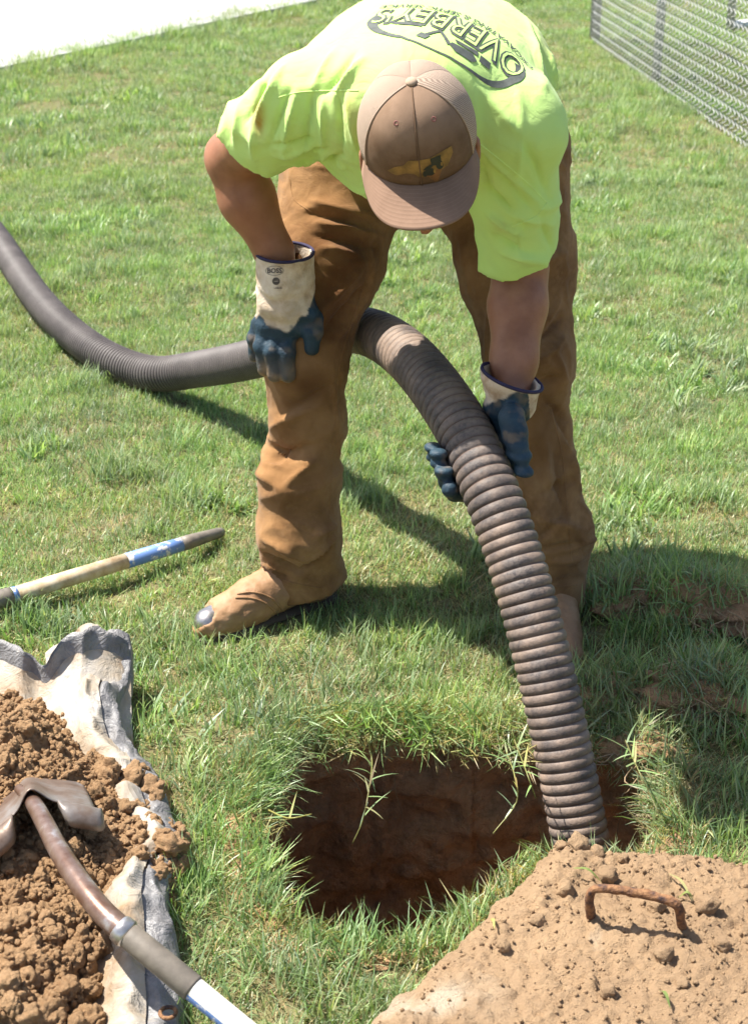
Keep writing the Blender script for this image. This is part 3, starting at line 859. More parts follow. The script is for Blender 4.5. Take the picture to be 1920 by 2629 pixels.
k = (x < 0.9) & (y < 2.2) & (y > 1.4) & (r_.random(len(x)) > 0.8 * np.exp(-((x - 0.12) ** 2 + (y - 1.66) ** 2) / 0.12 ** 2)); x, y = x[k], y[k]
z = np.array([lid_z(a, b) for a, b in zip(x, y)])
S_ = 0.0010 + 0.0034 * r_.random(len(x)) ** 3
crumb2 = [m_.copy() for m_ in crumb_m]
for m_ in crumb2: m_.materials.clear(); m_.materials.append(M['lid_soil'])
tag(scatter('lid_crumbs', np.stack([x, y, z + S_ * 0.3], 1), r_.uniform(0, 6.3, (len(x), 3)), S_, r_.integers(0, 5, len(x)), crumb2),
    'fine sandy soil crumbs lying on the concrete tank lid', 'soil', kind='stuff')

# ------------------------------------------------------------------ tarp under the heap
tarp = empty('tarp', (-0.45, 2.3, 0))
tag(tarp, 'crumpled white and grey woven tarp spread under the soil heap', 'tarp')
EDGE = [(290, 1414, .10, 62), (292, 1465, .085, 64), (286, 1522, .055, 58), (262, 1540, .075, 48), (272, 1590, .06, 52), (305, 1662, .035, 72), (345, 1708, .03, 70), (380, 1790, .03, 74), (412, 1868, .03, 52), (388, 1915, .035, 56), (365, 1985, .06, 66), (392, 2075, .04, 82), (398, 2170, .035, 92), (404, 2280, .03, 100), (408, 2420, .03, 105)]
ep = np.array([np.append(PZ(*D(a, b), z), w * DS / FPX * PZ(*D(a, b), z)[1] * 1.04) for a, b, z, w in EDGE])
Es, _ = spline(ep, 230)
def strip(u_list, zfun, wmul):
    V = []
    for i, e in enumerate(Es):
        for u in u_list:
            V.append((e[0] - u * wmul * e[3], e[1] + 0.02 * u * e[3], zfun(u, e)))
    V = np.array(V)
    m = len(u_list)
    F = np.array([(i * m + j, i * m + j + 1, (i + 1) * m + j + 1, (i + 1) * m + j) for i in range(len(Es) - 1) for j in range(m - 1)])
    V[:, 2] += 0.006 * fbm(V * np.array([16, 16, 5]), 2, 4) + 0.009 * (np.clip(1 - 2.5 * np.abs(vnoise(V * np.array([13, 17, 0]), 8)), 0, 1) - .3) + 0.011 * (np.abs(vnoise(V * np.array([22, 26, 0]), 12)) - .3) + 0.007 * (np.clip(1 - 2.5 * np.abs(vnoise(V * np.array([31, 24, 0]), 9)), 0, 1) - .3)
    V[:, 0] += 0.005 * fbm(V * 12, 2, 6)
    V[:, 2] = np.maximum(V[:, 2], 0.006)
    return V, F[:, ::-1]
us = list(np.linspace(0, 1, 14))
world_part('hem', strip(us, lambda u, e: e[2] + 0.02 * math.sin(u * math.pi * 0.6) - 0.035 * (u < 0.02), 1.0), M['tarp_grey'], tarp)
us = list(np.linspace(0.97, 3.4, 30))
world_part('sheet', strip(us, lambda u, e: e[2] + 0.019 + 0.02 * math.exp(-((u - 1.5) / .5) ** 2) - 0.035 * max(u - 1.9, 0), 1.0), M['tarp'], tarp)
# back edge, stood up and folded over itself
BE = [(-90, 1418, .12), (-20, 1412, .135), (40, 1425, .14), (75, 1452, .12), (100, 1463, .115), (125, 1428, .14), (150, 1402, .155), (190, 1390, .16), (235, 1391, .15), (285, 1411, .125)]
bp = np.array([PZ(*D(a, b), z) for a, b, z in BE]); Bs, _ = spline(bp, 130)
def back_strip(rows_):
    V = []
    for e in Bs:
        for (dy, dz) in rows_: V.append((e[0] - 0.15 * dy, e[1] + dy, e[2] + dz))
    V = np.array(V); m = len(rows_)
    F = np.array([(i * m + j, i * m + j + 1, (i + 1) * m + j + 1, (i + 1) * m + j) for i in range(len(Bs) - 1) for j in range(m - 1)])
    V[:, 1] += 0.010 * fbm(V * np.array([22, 8, 10]), 2, 14) - 0.012 * (np.clip(1 - 2.5 * np.abs(vnoise(V * np.array([19, 6, 12]), 18)), 0, 1) - .3); V[:, 2] += 0.004 * fbm(V * 28, 2, 15)
    V[:, 2] = np.maximum(V[:, 2], 0.008)
    return V, F
world_part('folded_hem', back_strip([(0.05, -0.15), (0.02, -0.05), (0.004, -0.006), (0.0, 0.0), (-0.005, -0.010), (-0.012, -0.028), (-0.018, -0.046)]), M['tarp_grey'], tarp)
world_part('back_sheet', back_strip([(-0.008, -0.030), (-0.022, -0.046), (-0.042, -0.056), (-0.065, -0.07), (-0.10, -0.085), (-0.15, -0.10), (-0.2, -0.115), (-0.26, -0.13)]), M['tarp'], tarp)
# grommet on the near hem
gpt = PZ(432, 2600, 0.062)
a = np.linspace(0, 2 * np.pi, 25)[:-1]
ring = np.array([gpt + [0.011 * math.cos(t), 0.011 * math.sin(t), 0.0] for t in a])
T_ = np.vstack([ring, ring[:1]]); gv, gf = tube(T_, 0.003, 8, False)
world_part('grommet', (gv, gf), M['rust'], tarp)

# ================================================================== tools
shovel = empty('shovel', (-0.34, 1.87, 0))
tag(shovel, 'steel shovel with blue and white handle lying across the soil heap', 'shovel')
s_end, s_fer = PZ(790, 2780, 0.045), PZ(315, 2388, 0.175)
ax = norm(s_fer - s_end)
hs_ = s_fer + (s_end - s_fer) * 0.02
p_slv = PZ(500, 2533, 0.13)
t_s = np.dot(p_slv - s_fer, -ax)
def along(t): return s_fer - ax * t
world_part('handle_sleeve', tube([along(0.004), along(0.008), along(t_s - 0.003), along(t_s)], [0.0172, 0.0182, 0.0190, 0.0175], 24), M['sleeve'], shovel)
far = np.dot(s_end - s_fer, -ax)
# handle: blue painted lower part, bare white paint above; the paint edge runs obliquely
NB = 24
Cn = np.array([along(t_s - 0.01 + (far - t_s + 0.01) * i / 60) for i in range(61)])
hv, hf = tube(Cn, 0.0168, 24)
hm = mesh_np('handle', hv - np.array(shovel.location), hf)
ho = obj('handle', hm, [M['hwhite'], M['hblue']], shovel)
for pgn in hm.polygons:
    ii = pgn.vertices[0]; ring_i, side_i = ii // 24, ii % 24
    t_ = ring_i / 60.0
    c_ = hv[list(pgn.vertices)].mean(0) - Cn[min(ring_i, 60)]
    if c_[2] < 0.004 and c_[0] < 0.012 and t_ < 0.35 + 0.05 * math.sin(side_i * 1.7): pgn.material_index = 1
# ferrule collar and socket curving up into the blade
world_part('ferrule', tube([along(0.012), along(0.008), along(0.0), along(-0.006), along(-0.008)], [0.0180, 0.0205, 0.0205, 0.0195, 0.0168], 24), M['ferrule'], shovel)
sock = [PZ(322, 2394, .175), PZ(262, 2338, .186), PZ(205, 2265, .19), PZ(150, 2180, .185), PZ(115, 2112, .176), PZ(85, 2060, .168), PZ(50, 2025, .150)]
Sc, su = spline(sock, 60)
rad = np.interp(np.linspace(0, 1, 60), [0, 0.2, 0.55, 0.8, 1], [0.0172, 0.0168, 0.0150, 0.0135, 0.008])
world_part('socket', tube(Sc, rad, 20), M['socket'], shovel)
# dished blade: local frame u along the blade, w across
b0, b1 = PZ(92, 2078, .158), PZ(20, 1800, .0)
bu = norm(b1 - b0); side_hint = norm(PZ(240, 2062, .19) - PZ(60, 2030, .16)); bw = norm(side_hint - bu * np.dot(side_hint, bu)); bn = np.cross(bu, bw)
if bn[2] < 0: bn = -bn
bw, bn = norm(bw + .12 * bn), norm(bn - .12 * bw)
nu, nw_ = 40, 33
BV = []
for i in range(nu):
    s = i / (nu - 1)
    half = 0.088 * (1 - 0.06 * s) * math.sqrt(max(1 - max(0, (s - 0.62) / 0.385) ** 2, 0.0))
    for j in range(nw_):
        q = -1 + 2 * j / (nw_ - 1)
        w = q * half
        arch = -0.032 * q * q + 0.03 * math.exp(-(q / 0.24) ** 2) * (1 - s) ** 1.5 - 0.05 * s * s
        BV.append(b0 + bu * (s * 0.29) + bw * w + bn * (arch + 0.004))
BV = np.array(BV)
BF = np.array([(i * nw_ + j, i * nw_ + j + 1, (i + 1) * nw_ + j + 1, (i + 1) * nw_ + j) for i in range(nu - 1) for j in range(nw_ - 1)])
bo = world_part('blade', (BV, BF), M['blade'], shovel)
sm = bo.modifiers.new('thick', 'SOLIDIFY'); sm.thickness = 0.0022; sm.offset = 0
# turned-over foot steps at the top of the blade
for sg in (1, -1):
    prof = []
    for j in range(16):
        q = 0.40 + 0.68 * j / 15
        rnd = math.sqrt(max(0.02, 1 - (abs(j - 7.5) / 7.6) ** 6))
        for k_ in range(7):
            a = k_ / 6 * 1.0
            wv = sg * q * 0.090
            hgt = -0.032 * q * q + 0.03 * math.exp(-(q / 0.24) ** 2) + 0.004
            # the lip rolls back from the blade edge towards the handle and down
            prof.append(b0 + bw * wv + bn * (hgt + 0.006 * math.sin(a * 3.1) - 0.030 * a * a * rnd) - bu * (0.034 * math.sin(a * 1.5) * rnd))
    SV = np.array(prof)
    SF = np.array([(j * 7 + k_, j * 7 + k_ + 1, (j + 1) * 7 + k_ + 1, (j + 1) * 7 + k_) for j in range(15) for k_ in range(6)])
    so = world_part('foot_step', (SV, SF), M['blade'], shovel)
    sm = so.modifiers.new('thick', 'SOLIDIFY'); sm.thickness = 0.003; sm.offset = 0

tool = empty('long_handled_tool', (-0.6, 3.1, 0))
tag(tool, 'long worn wooden tool handle with chipped blue paint lying in the grass', 'tool')
A, B_ = PZ(-260, 1618, 0.045), PZ(470, 1396, 0.050)
C_ = PZ(562, 1368, 0.022)
tdir = norm(B_ - A); tl = np.linalg.norm(B_ - A)
g1 = np.dot(PZ(30, 1530, 0.046) - A, tdir)
g2 = np.dot(PZ(330, 1440, 0.05) - A, tdir)
world_part('grip', tube([A, A + tdir * (g1 - 0.01), A + tdir * g1], [0.019, 0.0205, 0.0195], 20), M['sleeve'], tool)
world_part('blue_band', tube([A + tdir * (g1 - 0.004), A + tdir * (g1 + 0.012)], 0.0184, 20), M['hblue'], tool)
world_part('wooden_shaft', tube([A + tdir * (g1 + 0.010), A + tdir * g2], [0.0180, 0.0174], 20), M['hwood'], tool)
world_part('painted_shaft', tube([A + tdir * (g2 - 0.003), A + tdir * (tl * 0.93), B_], [0.0177, 0.0170, 0.0160], 20), M['hblue'], tool)
e2 = norm(C_ - B_)
world_part('iron_socket', tube([B_ - tdir * 0.004, B_ + tdir * 0.012, B_ + (C_ - B_) * 0.5, C_, C_ + e2 * 0.012], [0.0165, 0.0170, 0.0150, 0.0125, 0.010], 18), M['sleeve'], tool)

# ================================================================== suction hose
HR = 0.052
hose = empty('suction_hose', (0.35, 2.25, 0))
tag(hose, 'thick ribbed brown vacuum hose arching from the grass into the pit', 'hose')
cpts = [PZ(-150, 400, .056), PZ(-60, 540, .056), PZ(0, 623, .056), PZ(110, 782, .056), PZ(241, 898, .056), PZ(381, 957, .062), PZ(508, 948, .13), PT(662, 918, 3.98), PT(800, 868, 3.64), PT(924, 848, 3.38), PT(1040, 908, 3.12), PT(1162, 1060, 2.90),
        PT(1250, 1240, 2.80), PT(1320, 1430, 2.765), PT(1376, 1627, 2.75), PT(1428, 1850, 2.745), PT(1488, 2150, 2.75), PT(1516, 2330, 2.76), PT(1550, 2560, 2.79)]
CP, cu = spline(cpts, 6000)
LT = cu[-1]
def at_u(u): return np.stack([np.interp(u, cu, CP[:, k]) for k in range(3)], -1)
i_sw = np.argmin(np.linalg.norm(CP - PT(800, 868, 3.64), axis=1)); u_sw = cu[i_sw]
def ribbed(u0, u1, pitch, depth, per=8, sides=48, sharp=1.0):
    n = int((u1 - u0) / pitch) * per
    u = np.linspace(u0, u1, n); C = at_u(u)
    ph = (u - u0) / pitch
    w = np.abs(np.sin(np.pi * ph)) ** sharp               # rounded crests, narrow grooves
    T, N, B = frames(C)
    a = np.linspace(0, 2 * np.pi, sides, endpoint=False)
    R = HR - depth + depth * w
    V = C[:, None] + R[:, None, None] * (np.cos(a)[None, :, None] * N[:, None] + np.sin(a)[None, :, None] * B[:, None])
    i, j = np.meshgrid(np.arange(n - 1), np.arange(sides), indexing='ij'); k = (j + 1) % sides
    F = np.stack([i * sides + j, i * sides + k, (i + 1) * sides + k, (i + 1) * sides + j], -1).reshape(-1, 4)
    return V.reshape(-1, 3), F, np.repeat(w, sides), np.repeat(u, sides), C
for nm, u0, u1, pitch, dep, mat, per in (('fine_ribbed_length', 0, u_sw, 0.0130, 0.0048, 'hose_fine', 8), ('coarse_ribbed_length', u_sw, LT, 0.0198, 0.0068, 'hose', 14)):
    V, F, w, u, C = ribbed(u0, u1, pitch, dep, per, 48, 1.0 if dep < .005 else 0.40)
    me = mesh_np(nm, V - np.array(hose.location), F)
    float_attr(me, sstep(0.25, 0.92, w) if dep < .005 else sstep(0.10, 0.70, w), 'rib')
    float_attr(me, np.clip(0.25 + 0.75 * sstep(u_sw + 0.05, u_sw + 0.4, u) * (1 - 0.55 * sstep(u_sw + 0.55, u_sw + 0.75, u) * (1 - sstep(u_sw + 1.0, u_sw + 1.25, u))), 0, 1), 'mud')
    obj(nm, me, M[mat], hose)
ub = np.linspace(u_sw - 0.05, u_sw + 0.05, 9)
world_part('coupling', tube(at_u(ub), [HR + .001, HR + .006, HR + .007, HR + .005, HR + .008, HR + .005, HR + .007, HR + .006, HR + .001], 40), M['sleeve'], hose)

# ================================================================== the worker
person = empty('person', (0.14, 2.98, 0))
tag(person, 'worker in a lime green shirt, brown cap and tan trousers bending over the hose', 'person')
PL = np.array(person.location)
def person_part(name, V, F, mat, parent=None):
    return obj(name, mesh_np(name, np.asarray(V) - PL, F), mat, parent or person)
# joints
ANK_L, ANK_R = np.array([-.148, 3.0, .10]), np.array([.372, 2.95, .10])
KN_L, KN_R = PZ(782, 920, .54), PZ(1352, 930, .54)
HIP_L, HIP_R = np.array([-.045, 3.22, .905]), np.array([.25, 3.22, .905])
PELV = np.array([.11, 3.21, .955]); SPINE = np.array([.105, 3.00, 1.085]); CHEST = np.array([.075, 2.80, 1.105])
SH_L, SH_R = PT(782, 258, 2.70), PT(1325, 325, 2.65)
EL_L, EL_R = PT(596, 405, 2.97), PT(1335, 690, 2.90)
WR_L, WR_R = PT(733, 770, 3.09), PT(1312, 1030, 2.86)
C7 = np.array([.075, 2.70, 1.165])
CAPO = PT(1072, 352, 2.42)                                  # centre of the cap's base
toc = norm(CAMV - CAPO); iu = norm(np.array([0, 0, 1.0]) - toc * toc[2])
ir = np.cross(iu, toc); ir = norm(ir)
if ir[0] < 0: ir = -ir
tilt = math.radians(44); roll = math.radians(-5)
U0 = norm(toc * math.cos(tilt) + iu * math.sin(tilt)); F0 = norm(toc * math.sin(tilt) - iu * math.cos(tilt))
HU = norm(U0 * math.cos(roll) + ir * math.sin(roll)); HF = norm(F0 + 0.07 * ir); HF = norm(HF - HU * HF.dot(HU)); HR_ = np.cross(HU, HF)
if HR_[0] < 0: HR_ = -HR_
def hd(x, f, u): return CAPO + HR_ * x + HF * f + HU * u

# ---- body: one continuous skin
G = Grid((-.42, 2.1, -.02), (.62, 3.45, 1.36), 0.0085)
tn = norm(np.cross(CHEST - PELV, [1.0, 0, 0])); tn = tn if tn[2] > 0 else -tn
d = chain(G, [(PELV, .155), (SPINE, .165), (CHEST, .17)], .05, tn, 1.45)
for hip, kn, an in ((HIP_L, KN_L, ANK_L), (HIP_R, KN_R, ANK_R)):
    d = smin(d, chain(G, [(hip, .095), (kn, .055), (kn * .6 + an * .4 + [0, .02, 0], .056), (an, .036)], .03), .04)
FT_L, FT_R = PZ(560, 1582, .05), PZ(1450, 1690, .05)
d = smin(d, G.cone(ANK_L - [0, 0, .05], FT_L * .75 + ANK_L * .25 - [0, 0, .015], .030, .018), .02); d = smin(d, G.cone(ANK_R - [0, 0, .05], FT_R * .75 + ANK_R * .25 - [0, 0, .015], .030, .018), .02)
for sh, el, wr in ((SH_L, EL_L, WR_L), (SH_R, EL_R, WR_R)):
    d = smin(d, G.cone(CHEST + [0, 0, .03], sh, .09, .066), .05)
    fm = el + (wr - el) * 0.28
    near_wr = PT(704, 646, 3.045) if sh[0] < 0 else el + (wr - el) * .7
    d = smin(d, chain(G, [(sh, .062), (sh * .45 + el * .55, .058), (el, .049), (fm, .053), (near_wr, .036 if sh[0] < 0 else .042), (wr, .028)], .022), .03)
    d = smin(d, G.cone(wr, wr + norm(wr - el) * .035, .027, .018, None), .02)
d = smin(d, G.cone(C7, hd(0, -.045, -.075), .066, .062), .04)
hd_d = G.ell(hd(0, -.005, .005), (HR_, HF, HU), (.075, .096, .095))
hd_d = smin(hd_d, G.ell(hd(0, .004, -.065), (HR_, HF, HU), (.060, .070, .066)), .03)
hd_d = smin(hd_d, G.cone(hd(-.02, .048, -.112), hd(.02, .048, -.112), .019, .019), .03)              # chin
hd_d = smin(hd_d, G.cone(hd(0, .088, -.045), hd(0, .112, -.082), .008, .014), .012)                # nose
hd_d = smin(hd_d, G.cone(hd(-.045, .072, -.032), hd(.045, .072, -.032), .014, .014), .02)            # brow
for s in (-1, 1):
    hd_d = smax(hd_d, -G.ell(hd(.033 * s, .097, -.052), (HR_, HF, HU), (.017, .013, .011)), .01)     # eye sockets
    hd_d = smin(hd_d, G.cone(hd(-.0 + s * .002, .090, -.106), hd(s * .022, .084, -.108), .008, .005), .006)   # lips
    e = G.ell(hd(.090 * s, -.018, -.058), (norm(HR_ * s + HF * -.35), HF + HR_ * .35 * s, HU), (.010, .019, .033))
    e = smax(e, -G.ell(hd(.103 * s, -.010, -.058), (HR_, HF, HU), (.008, .010, .018)), .006)
    hd_d = smin(hd_d, e, .008)
d = smin(d, hd_d, .03)
V, F = nets(d, G); V = laplace(V, F, 2)
person_part('body', V, F, M['skin'])
for s in (-1, 1):
    bm = bmesh.new(); bmesh.ops.create_uvsphere(bm, u_segments=16, v_segments=10, radius=.0115)
    bmesh.ops.translate(bm, verts=bm.verts, vec=Vector(hd(.033 * s, .080, -.052) - PL)); me = bpy.data.meshes.new('eye'); bm.to_mesh(me); bm.free()
    obj('eye', me, M['eye'], person)
# short hair at the sides and back of the head
G2 = Grid(hd(0, 0, 0) - .17, hd(0, 0, 0) + .17, .0045)
h = G2.ell(hd(0, -.005, .003), (HR_, HF, HU), (.0815, .1015, .099))
h = smin(h, G2.ell(hd(0, -.012, -.06), (HR_, HF, HU), (.0715, .080, .06)), .03)
h = np.maximum(h, G2.plane(hd(0, .032, 0), HF)); h = np.maximum(h, -G2.plane(hd(0, 0, -.098), HU)); h = np.maximum(h, G2.plane(hd(0, 0, .02), HU))
V, F = nets(h, G2); V = V + vnormals(V, F) * (.0016 * fbm(V * 260, 2, 3))[:, None]
person_part('hair', V, F, M['hair'])

# ---- trousers
G = Grid((-.36, 2.72, -.01), (.66, 3.50, 1.20), .0056)
d = G.cone((-.02, 3.23, .945), (.235, 3.23, .945), .150, .150)
d = smin(d, chain(G, [(PELV, .172), (PELV + (SPINE - PELV) * .55, .165)], .04, tn, 1.2), .05)
LEGS = []
for hip, kn, an, sg in ((HIP_L, KN_L, ANK_L, -1), (HIP_R, KN_R, ANK_R, 1)):
    mid = kn * .5 + an * .5
    hem = an + np.array([0, .01, -.085])
    if sg < 0: pts = [(hip + [-.01, 0, 0], .135), (hip * .5 + kn * .5 + [-.005, -.01, 0], .112), (kn, .082), (kn + [.004, .0, -.14], .073), (mid + [-.010, -.005, -.03], .078), (an + [-.012, -.004, .07], .080), (hem + [-.006, -.006, 0], .088)]
    else: pts = [(hip + [.01, 0, 0], .138), (hip * .5 + kn * .5 + [.010, 0, 0], .116), (kn + [.006, 0, 0], .085), (kn + [.010, .0, -.14], .076), (mid + [.0, 0, -.04], .080), (an + [-.002, -.005, .10], .080), (hem + [-.004, -.030, 0], .078)]
    LEGS.append(pts)
    d = smin(d, chain(G, pts, .03), .045)
# open hems: cut across, hollow inside
for pts, n_, off in ((LEGS[0], norm([-.16, -.10, 1.0]), .010), (LEGS[1], norm([0, -.05, 1.0]), .030)):
    hp_ = pts[-1][0]; near = G.cone(hp_ + [0, 0, .2], hp_ - [0, 0, .1], .16, .16)
    cut = smax(near, G.plane(np.array([hp_[0], hp_[1], off + (0.03 if pts is LEGS[0] else 0)]), n_), .004)
    d = np.maximum(d, -cut)
    d = np.maximum(d, -chain(G, [(hp_ + [0, 0, .14], .040), (hp_ + [0, 0, .04], pts[-1][1] - .016), (hp_ - [0, 0, .06], pts[-1][1] - .012)], .02))
V, F = nets(d, G); V = laplace(V, F, 3)
N = vnormals(V, F)
# general drape: long soft folds, tighter towards the hems
zk = V[:, 2]
leg = np.where(V[:, 0] < .12, 0, 1)
q = V + 0.05 * np.stack([vnoise(V * 7, 61), vnoise(V * 7, 62), vnoise(V * 7, 63)], 1)
fold = 1 - 2 * np.abs(vnoise(np.stack([q[:, 0] * 7, q[:, 1] * 7, q[:, 2] * 13 + 2.5 * q[:, 0]], 1), 41))
crisp = np.clip(1 - 2.6 * np.abs(vnoise(np.stack([q[:, 0] * 9 + 3, q[:, 1] * 9, q[:, 2] * 12 - 4 * q[:, 0]], 1), 44)), 0, 1) ** 1.5
V = V + N * (.0045 * fold * (0.55 + .8 * sstep(.45, .1, zk)) + .0055 * crisp * (.5 + .6 * sstep(.6, .15, zk)) + .0032 * np.clip(1 - 2.6 * np.abs(vnoise(np.stack([q[:, 0] * 17 + 3, q[:, 1] * 17, q[:, 2] * 24 + 6 * q[:, 0]], 1), 47)), 0, 1) + .0020 * fbm(V * np.array([18, 18, 26]), 2, 42))[:, None]
TS = [(575, 1008, 650, 1012, -7, 22),   # left leg, seat to hem
    (690, 445, 825, 478, 7, 13), (680, 470, 810, 500, -6, 11), (700, 492, 845, 522, 8, 13), (690, 520, 830, 548, -6, 11), (710, 545, 790, 562, 7, 12), (735, 585, 830, 575, 4, 14),
    (700, 700, 800, 590, 7, 13), (715, 735, 815, 620, -6, 12), (735, 760, 822, 640, 6, 12), (640, 905, 745, 845, -6, 16), (600, 945, 680, 905, 8, 16), (588, 985, 640, 1000, -10, 16),
    (566, 1034, 610, 1062, 4, 18), (570, 1045, 625, 1080, 7, 16), (625, 1080, 700, 1010, 7, 16), (600, 1010, 690, 985, -7, 16), (575, 1100, 655, 1085, 5, 20), (560, 1180, 680, 1240, 8, 12), (680, 1240, 742, 1185, 8, 12), (575, 1222, 665, 1262, -9, 9), (665, 1262, 735, 1205, -12, 9),
    (560, 1235, 620, 1262, 7, 8), (575, 1250, 640, 1280, -7, 7), (690, 1190, 745, 1160, 6, 14), (735, 800, 757, 1100, 3, 6),
    # right leg
    (1165, 590, 1250, 560, 5, 14), (1120, 560, 1085, 780, 5, 14), (1060, 520, 1100, 600, -5, 12), (1085, 640, 1075, 800, 5, 12), (1180, 760, 1240, 700, -9, 12), (1195, 800, 1245, 745, 8, 14), (1190, 740, 1235, 660, 6, 14), (1225, 780, 1250, 850, 7, 16), (1180, 850, 1240, 830, -7, 14), (1195, 880, 1255, 930, -6, 14),
    (1200, 960, 1215, 1080, 6, 14), (1230, 900, 1262, 1000, -7, 13), (1245, 960, 1278, 1090, 8, 16), (1225, 1000, 1245, 1130, -7, 12), (1200, 1090, 1270, 1060, -6, 14), (1195, 1150, 1275, 1170, 8, 16), (1190, 1190, 1250, 1130, -6, 13), (1215, 1240, 1285, 1235, 7, 13), (1200, 1215, 1280, 1200, -7, 10), (1230, 1285, 1288, 1275, -6, 10)]
V = folds(V, F, [(a, b, c_, e, A_ * 2.1, w * .72) for a, b, c_, e, A_, w in TS])
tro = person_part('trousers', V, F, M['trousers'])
px, py = project(V); stain_shade = np.zeros(len(V))
for cx, cy, rx, ry, a in ((900, 660, 70, 120, .9), (850, 800, 60, 110, .8), (790, 990, 70, 60, .5), (1300, 760, 60, 120, .5), (1390, 1080, 50, 110, .7), (1440, 900, 40, 60, .5), (1450, 1460, 60, 50, .5), (980, 520, 80, 60, .4)):  # dark patches: stains plus painted-in shading on thighs and knees
    stain_shade = np.maximum(stain_shade, a * np.exp(-(((px - cx) / rx) ** 2 + ((py - cy) / ry) ** 2)))
float_attr(tro.data, np.clip(stain_shade * (V[:, 1] < 3.2) * (1 + .5 * fbm(V * 14, 3, 81)), 0, 1), 'stain_shade')
TRO = (V, F)

# ---- shirt
G = Grid((-.40, 2.42, .72), (.50, 3.46, 1.42), .0052)
d = chain(G, [(PELV + [0, .02, .025], .215), (SPINE + [0, .02, .02], .222), (CHEST + [.005, .03, .0], .218), (CHEST + [.0, -.05, -.005], .18)], .05, tn, 1.40)
# belly side of the cloth hangs a little
d = smin(d, chain(G, [(SPINE + [-.02, -.06, -.055], .13), (CHEST + [-.01, .0, -.06], .13)], .03), .05)
d = smin(d, G.cone(CHEST + [-.03, .02, .035], SH_L, .100, .072), .05)
d = smin(d, G.cone(CHEST + [.03, .0, .0], SH_R, .11, .076), .05)
d = smin(d, G.cone(C7 + [0, .03, -.02], C7 + norm(hd(0, -.045, -.075) - C7) * .035, .085, .074), .04)
sl = EL_L - SH_L; HEM_L = SH_L + sl * .60; hx_l = norm(HEM_L - SH_L)
sr = EL_R - SH_R; HEM_R = SH_R + sr * .88; hx_r = norm(HEM_R - SH_R)
d = smin(d, chain(G, [(SH_L, .072), (SH_L + sl * .35, .072), (HEM_L + hx_l * .02, .079)], .02), .035)
d = smin(d, chain(G, [(SH_R, .076), (SH_R + sr * .45 + [-.006, 0, 0], .074), (HEM_R + hx_r * .02, .075)], .02), .035)
# sleeve openings
n_l = norm(hx_l + np.array([-.05, .0, -.20])); n_r = norm(hx_r + np.array([.30, -.05, 0.0]))
def opened(d, hem, hx, n_, rc, cav):
    near = G.cone(hem + hx * -.02, hem + hx * .14, .13, .16)
    d = np.maximum(d, -np.maximum(near, -G.plane(hem, n_)))
    return np.maximum(d, -chain(G, cav, .02))
d = opened(d, HEM_L, hx_l, n_l, .07, [(SH_L + sl * .25, .054), (HEM_L + hx_l * .08, .073)])
d = opened(d, HEM_R, hx_r, n_r, .07, [(SH_R + sr * .45, .056), (HEM_R + hx_r * .08, .067)])
# neck opening and bottom hem
d = np.maximum(d, G.plane((.11, 3.37, .98), norm(PELV - SPINE)))
V, F = nets(d, G); V = laplace(V, F, 3)
N = vnormals(V, F)
q = V + 0.04 * np.stack([vnoise(V * 6, 71), vnoise(V * 6, 72), vnoise(V * 6, 73)], 1)
fold = 1 - 2 * np.abs(vnoise(np.stack([q[:, 0] * 9, q[:, 1] * 5, q[:, 2] * 6], 1), 51))
amt = .25 + .75 * sstep(1.20, 1.08, V[:, 2])
crisp = np.clip(1 - 2.6 * np.abs(vnoise(np.stack([q[:, 0] * 14, q[:, 1] * 7, q[:, 2] * 9], 1), 54)), 0, 1) ** 1.3
V = V + N * (.0040 * fold * amt + .0065 * crisp * amt + .0012 * fbm(V * 26, 2, 52))[:, None]
SS = [(600, 150, 545, 265, -7, 9), (625, 150, 568, 270, 7, 10), (640, 200, 590, 330, -5, 9), (655, 200, 625, 340, 6, 9), (690, 205, 672, 345, -6, 9), (715, 215, 715, 345, 6, 9), (745, 205, 752, 345, -7, 10), (770, 210, 790, 330, 7, 10), (800, 130, 740, 215, 7, 10), (780, 120, 715, 210, -6, 10), (740, 110, 690, 200, 5, 12),
      (610, 345, 690, 330, 6, 8), (600, 325, 690, 310, -7, 8), (640, 362, 730, 340, 7, 8), (650, 350, 720, 325, -6, 7), (560, 280, 560, 350, 5, 12), (530, 230, 520, 320, 5, 12), (700, 350, 760, 345, -5, 8), (745, 355, 770, 372, 6, 9),
      (1060, 200, 1150, 300, 5, 14), (1060, 330, 1190, 450, 4, 7), (1150, 300, 1215, 440, -5, 14), (1180, 60, 1225, 200, -6, 13), (1160, 40, 1200, 190, 6, 13), (1205, 90, 1235, 240, 6, 10), (1080, 420, 1130, 470, -8, 11), (1075, 470, 1150, 520, 7, 11), (1090, 520, 1160, 560, -6, 11), (1120, 470, 1220, 500, 5, 13), (1110, 560, 1200, 580, 5, 12), (1190, 480, 1225, 560, -5, 12), (1060, 360, 1080, 430, -6, 10), (1100, 380, 1180, 470, -4, 12)]
V = folds(V, F, [(a, b, c_, e, A_ * 2.0, w * .70) for a, b, c_, e, A_, w in SS])
bvh_s = BVHTree.FromPolygons([Vector(v) for v in V], [tuple(f) for f in F.tolist()])
so = person_part('shirt', V, F, M['shirt'])
px, py = project(V)
stain_shade = np.zeros(len(V))
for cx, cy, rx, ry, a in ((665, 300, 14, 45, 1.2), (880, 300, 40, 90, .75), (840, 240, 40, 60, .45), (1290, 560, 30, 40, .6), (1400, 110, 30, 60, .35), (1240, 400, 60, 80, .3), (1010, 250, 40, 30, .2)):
    stain_shade = np.maximum(stain_shade, a * np.exp(-(((px - cx) / rx) ** 2 + ((py - cy) / ry) ** 2)))
float_attr(so.data, np.clip(stain_shade, 0, 1), 'stain_shade')
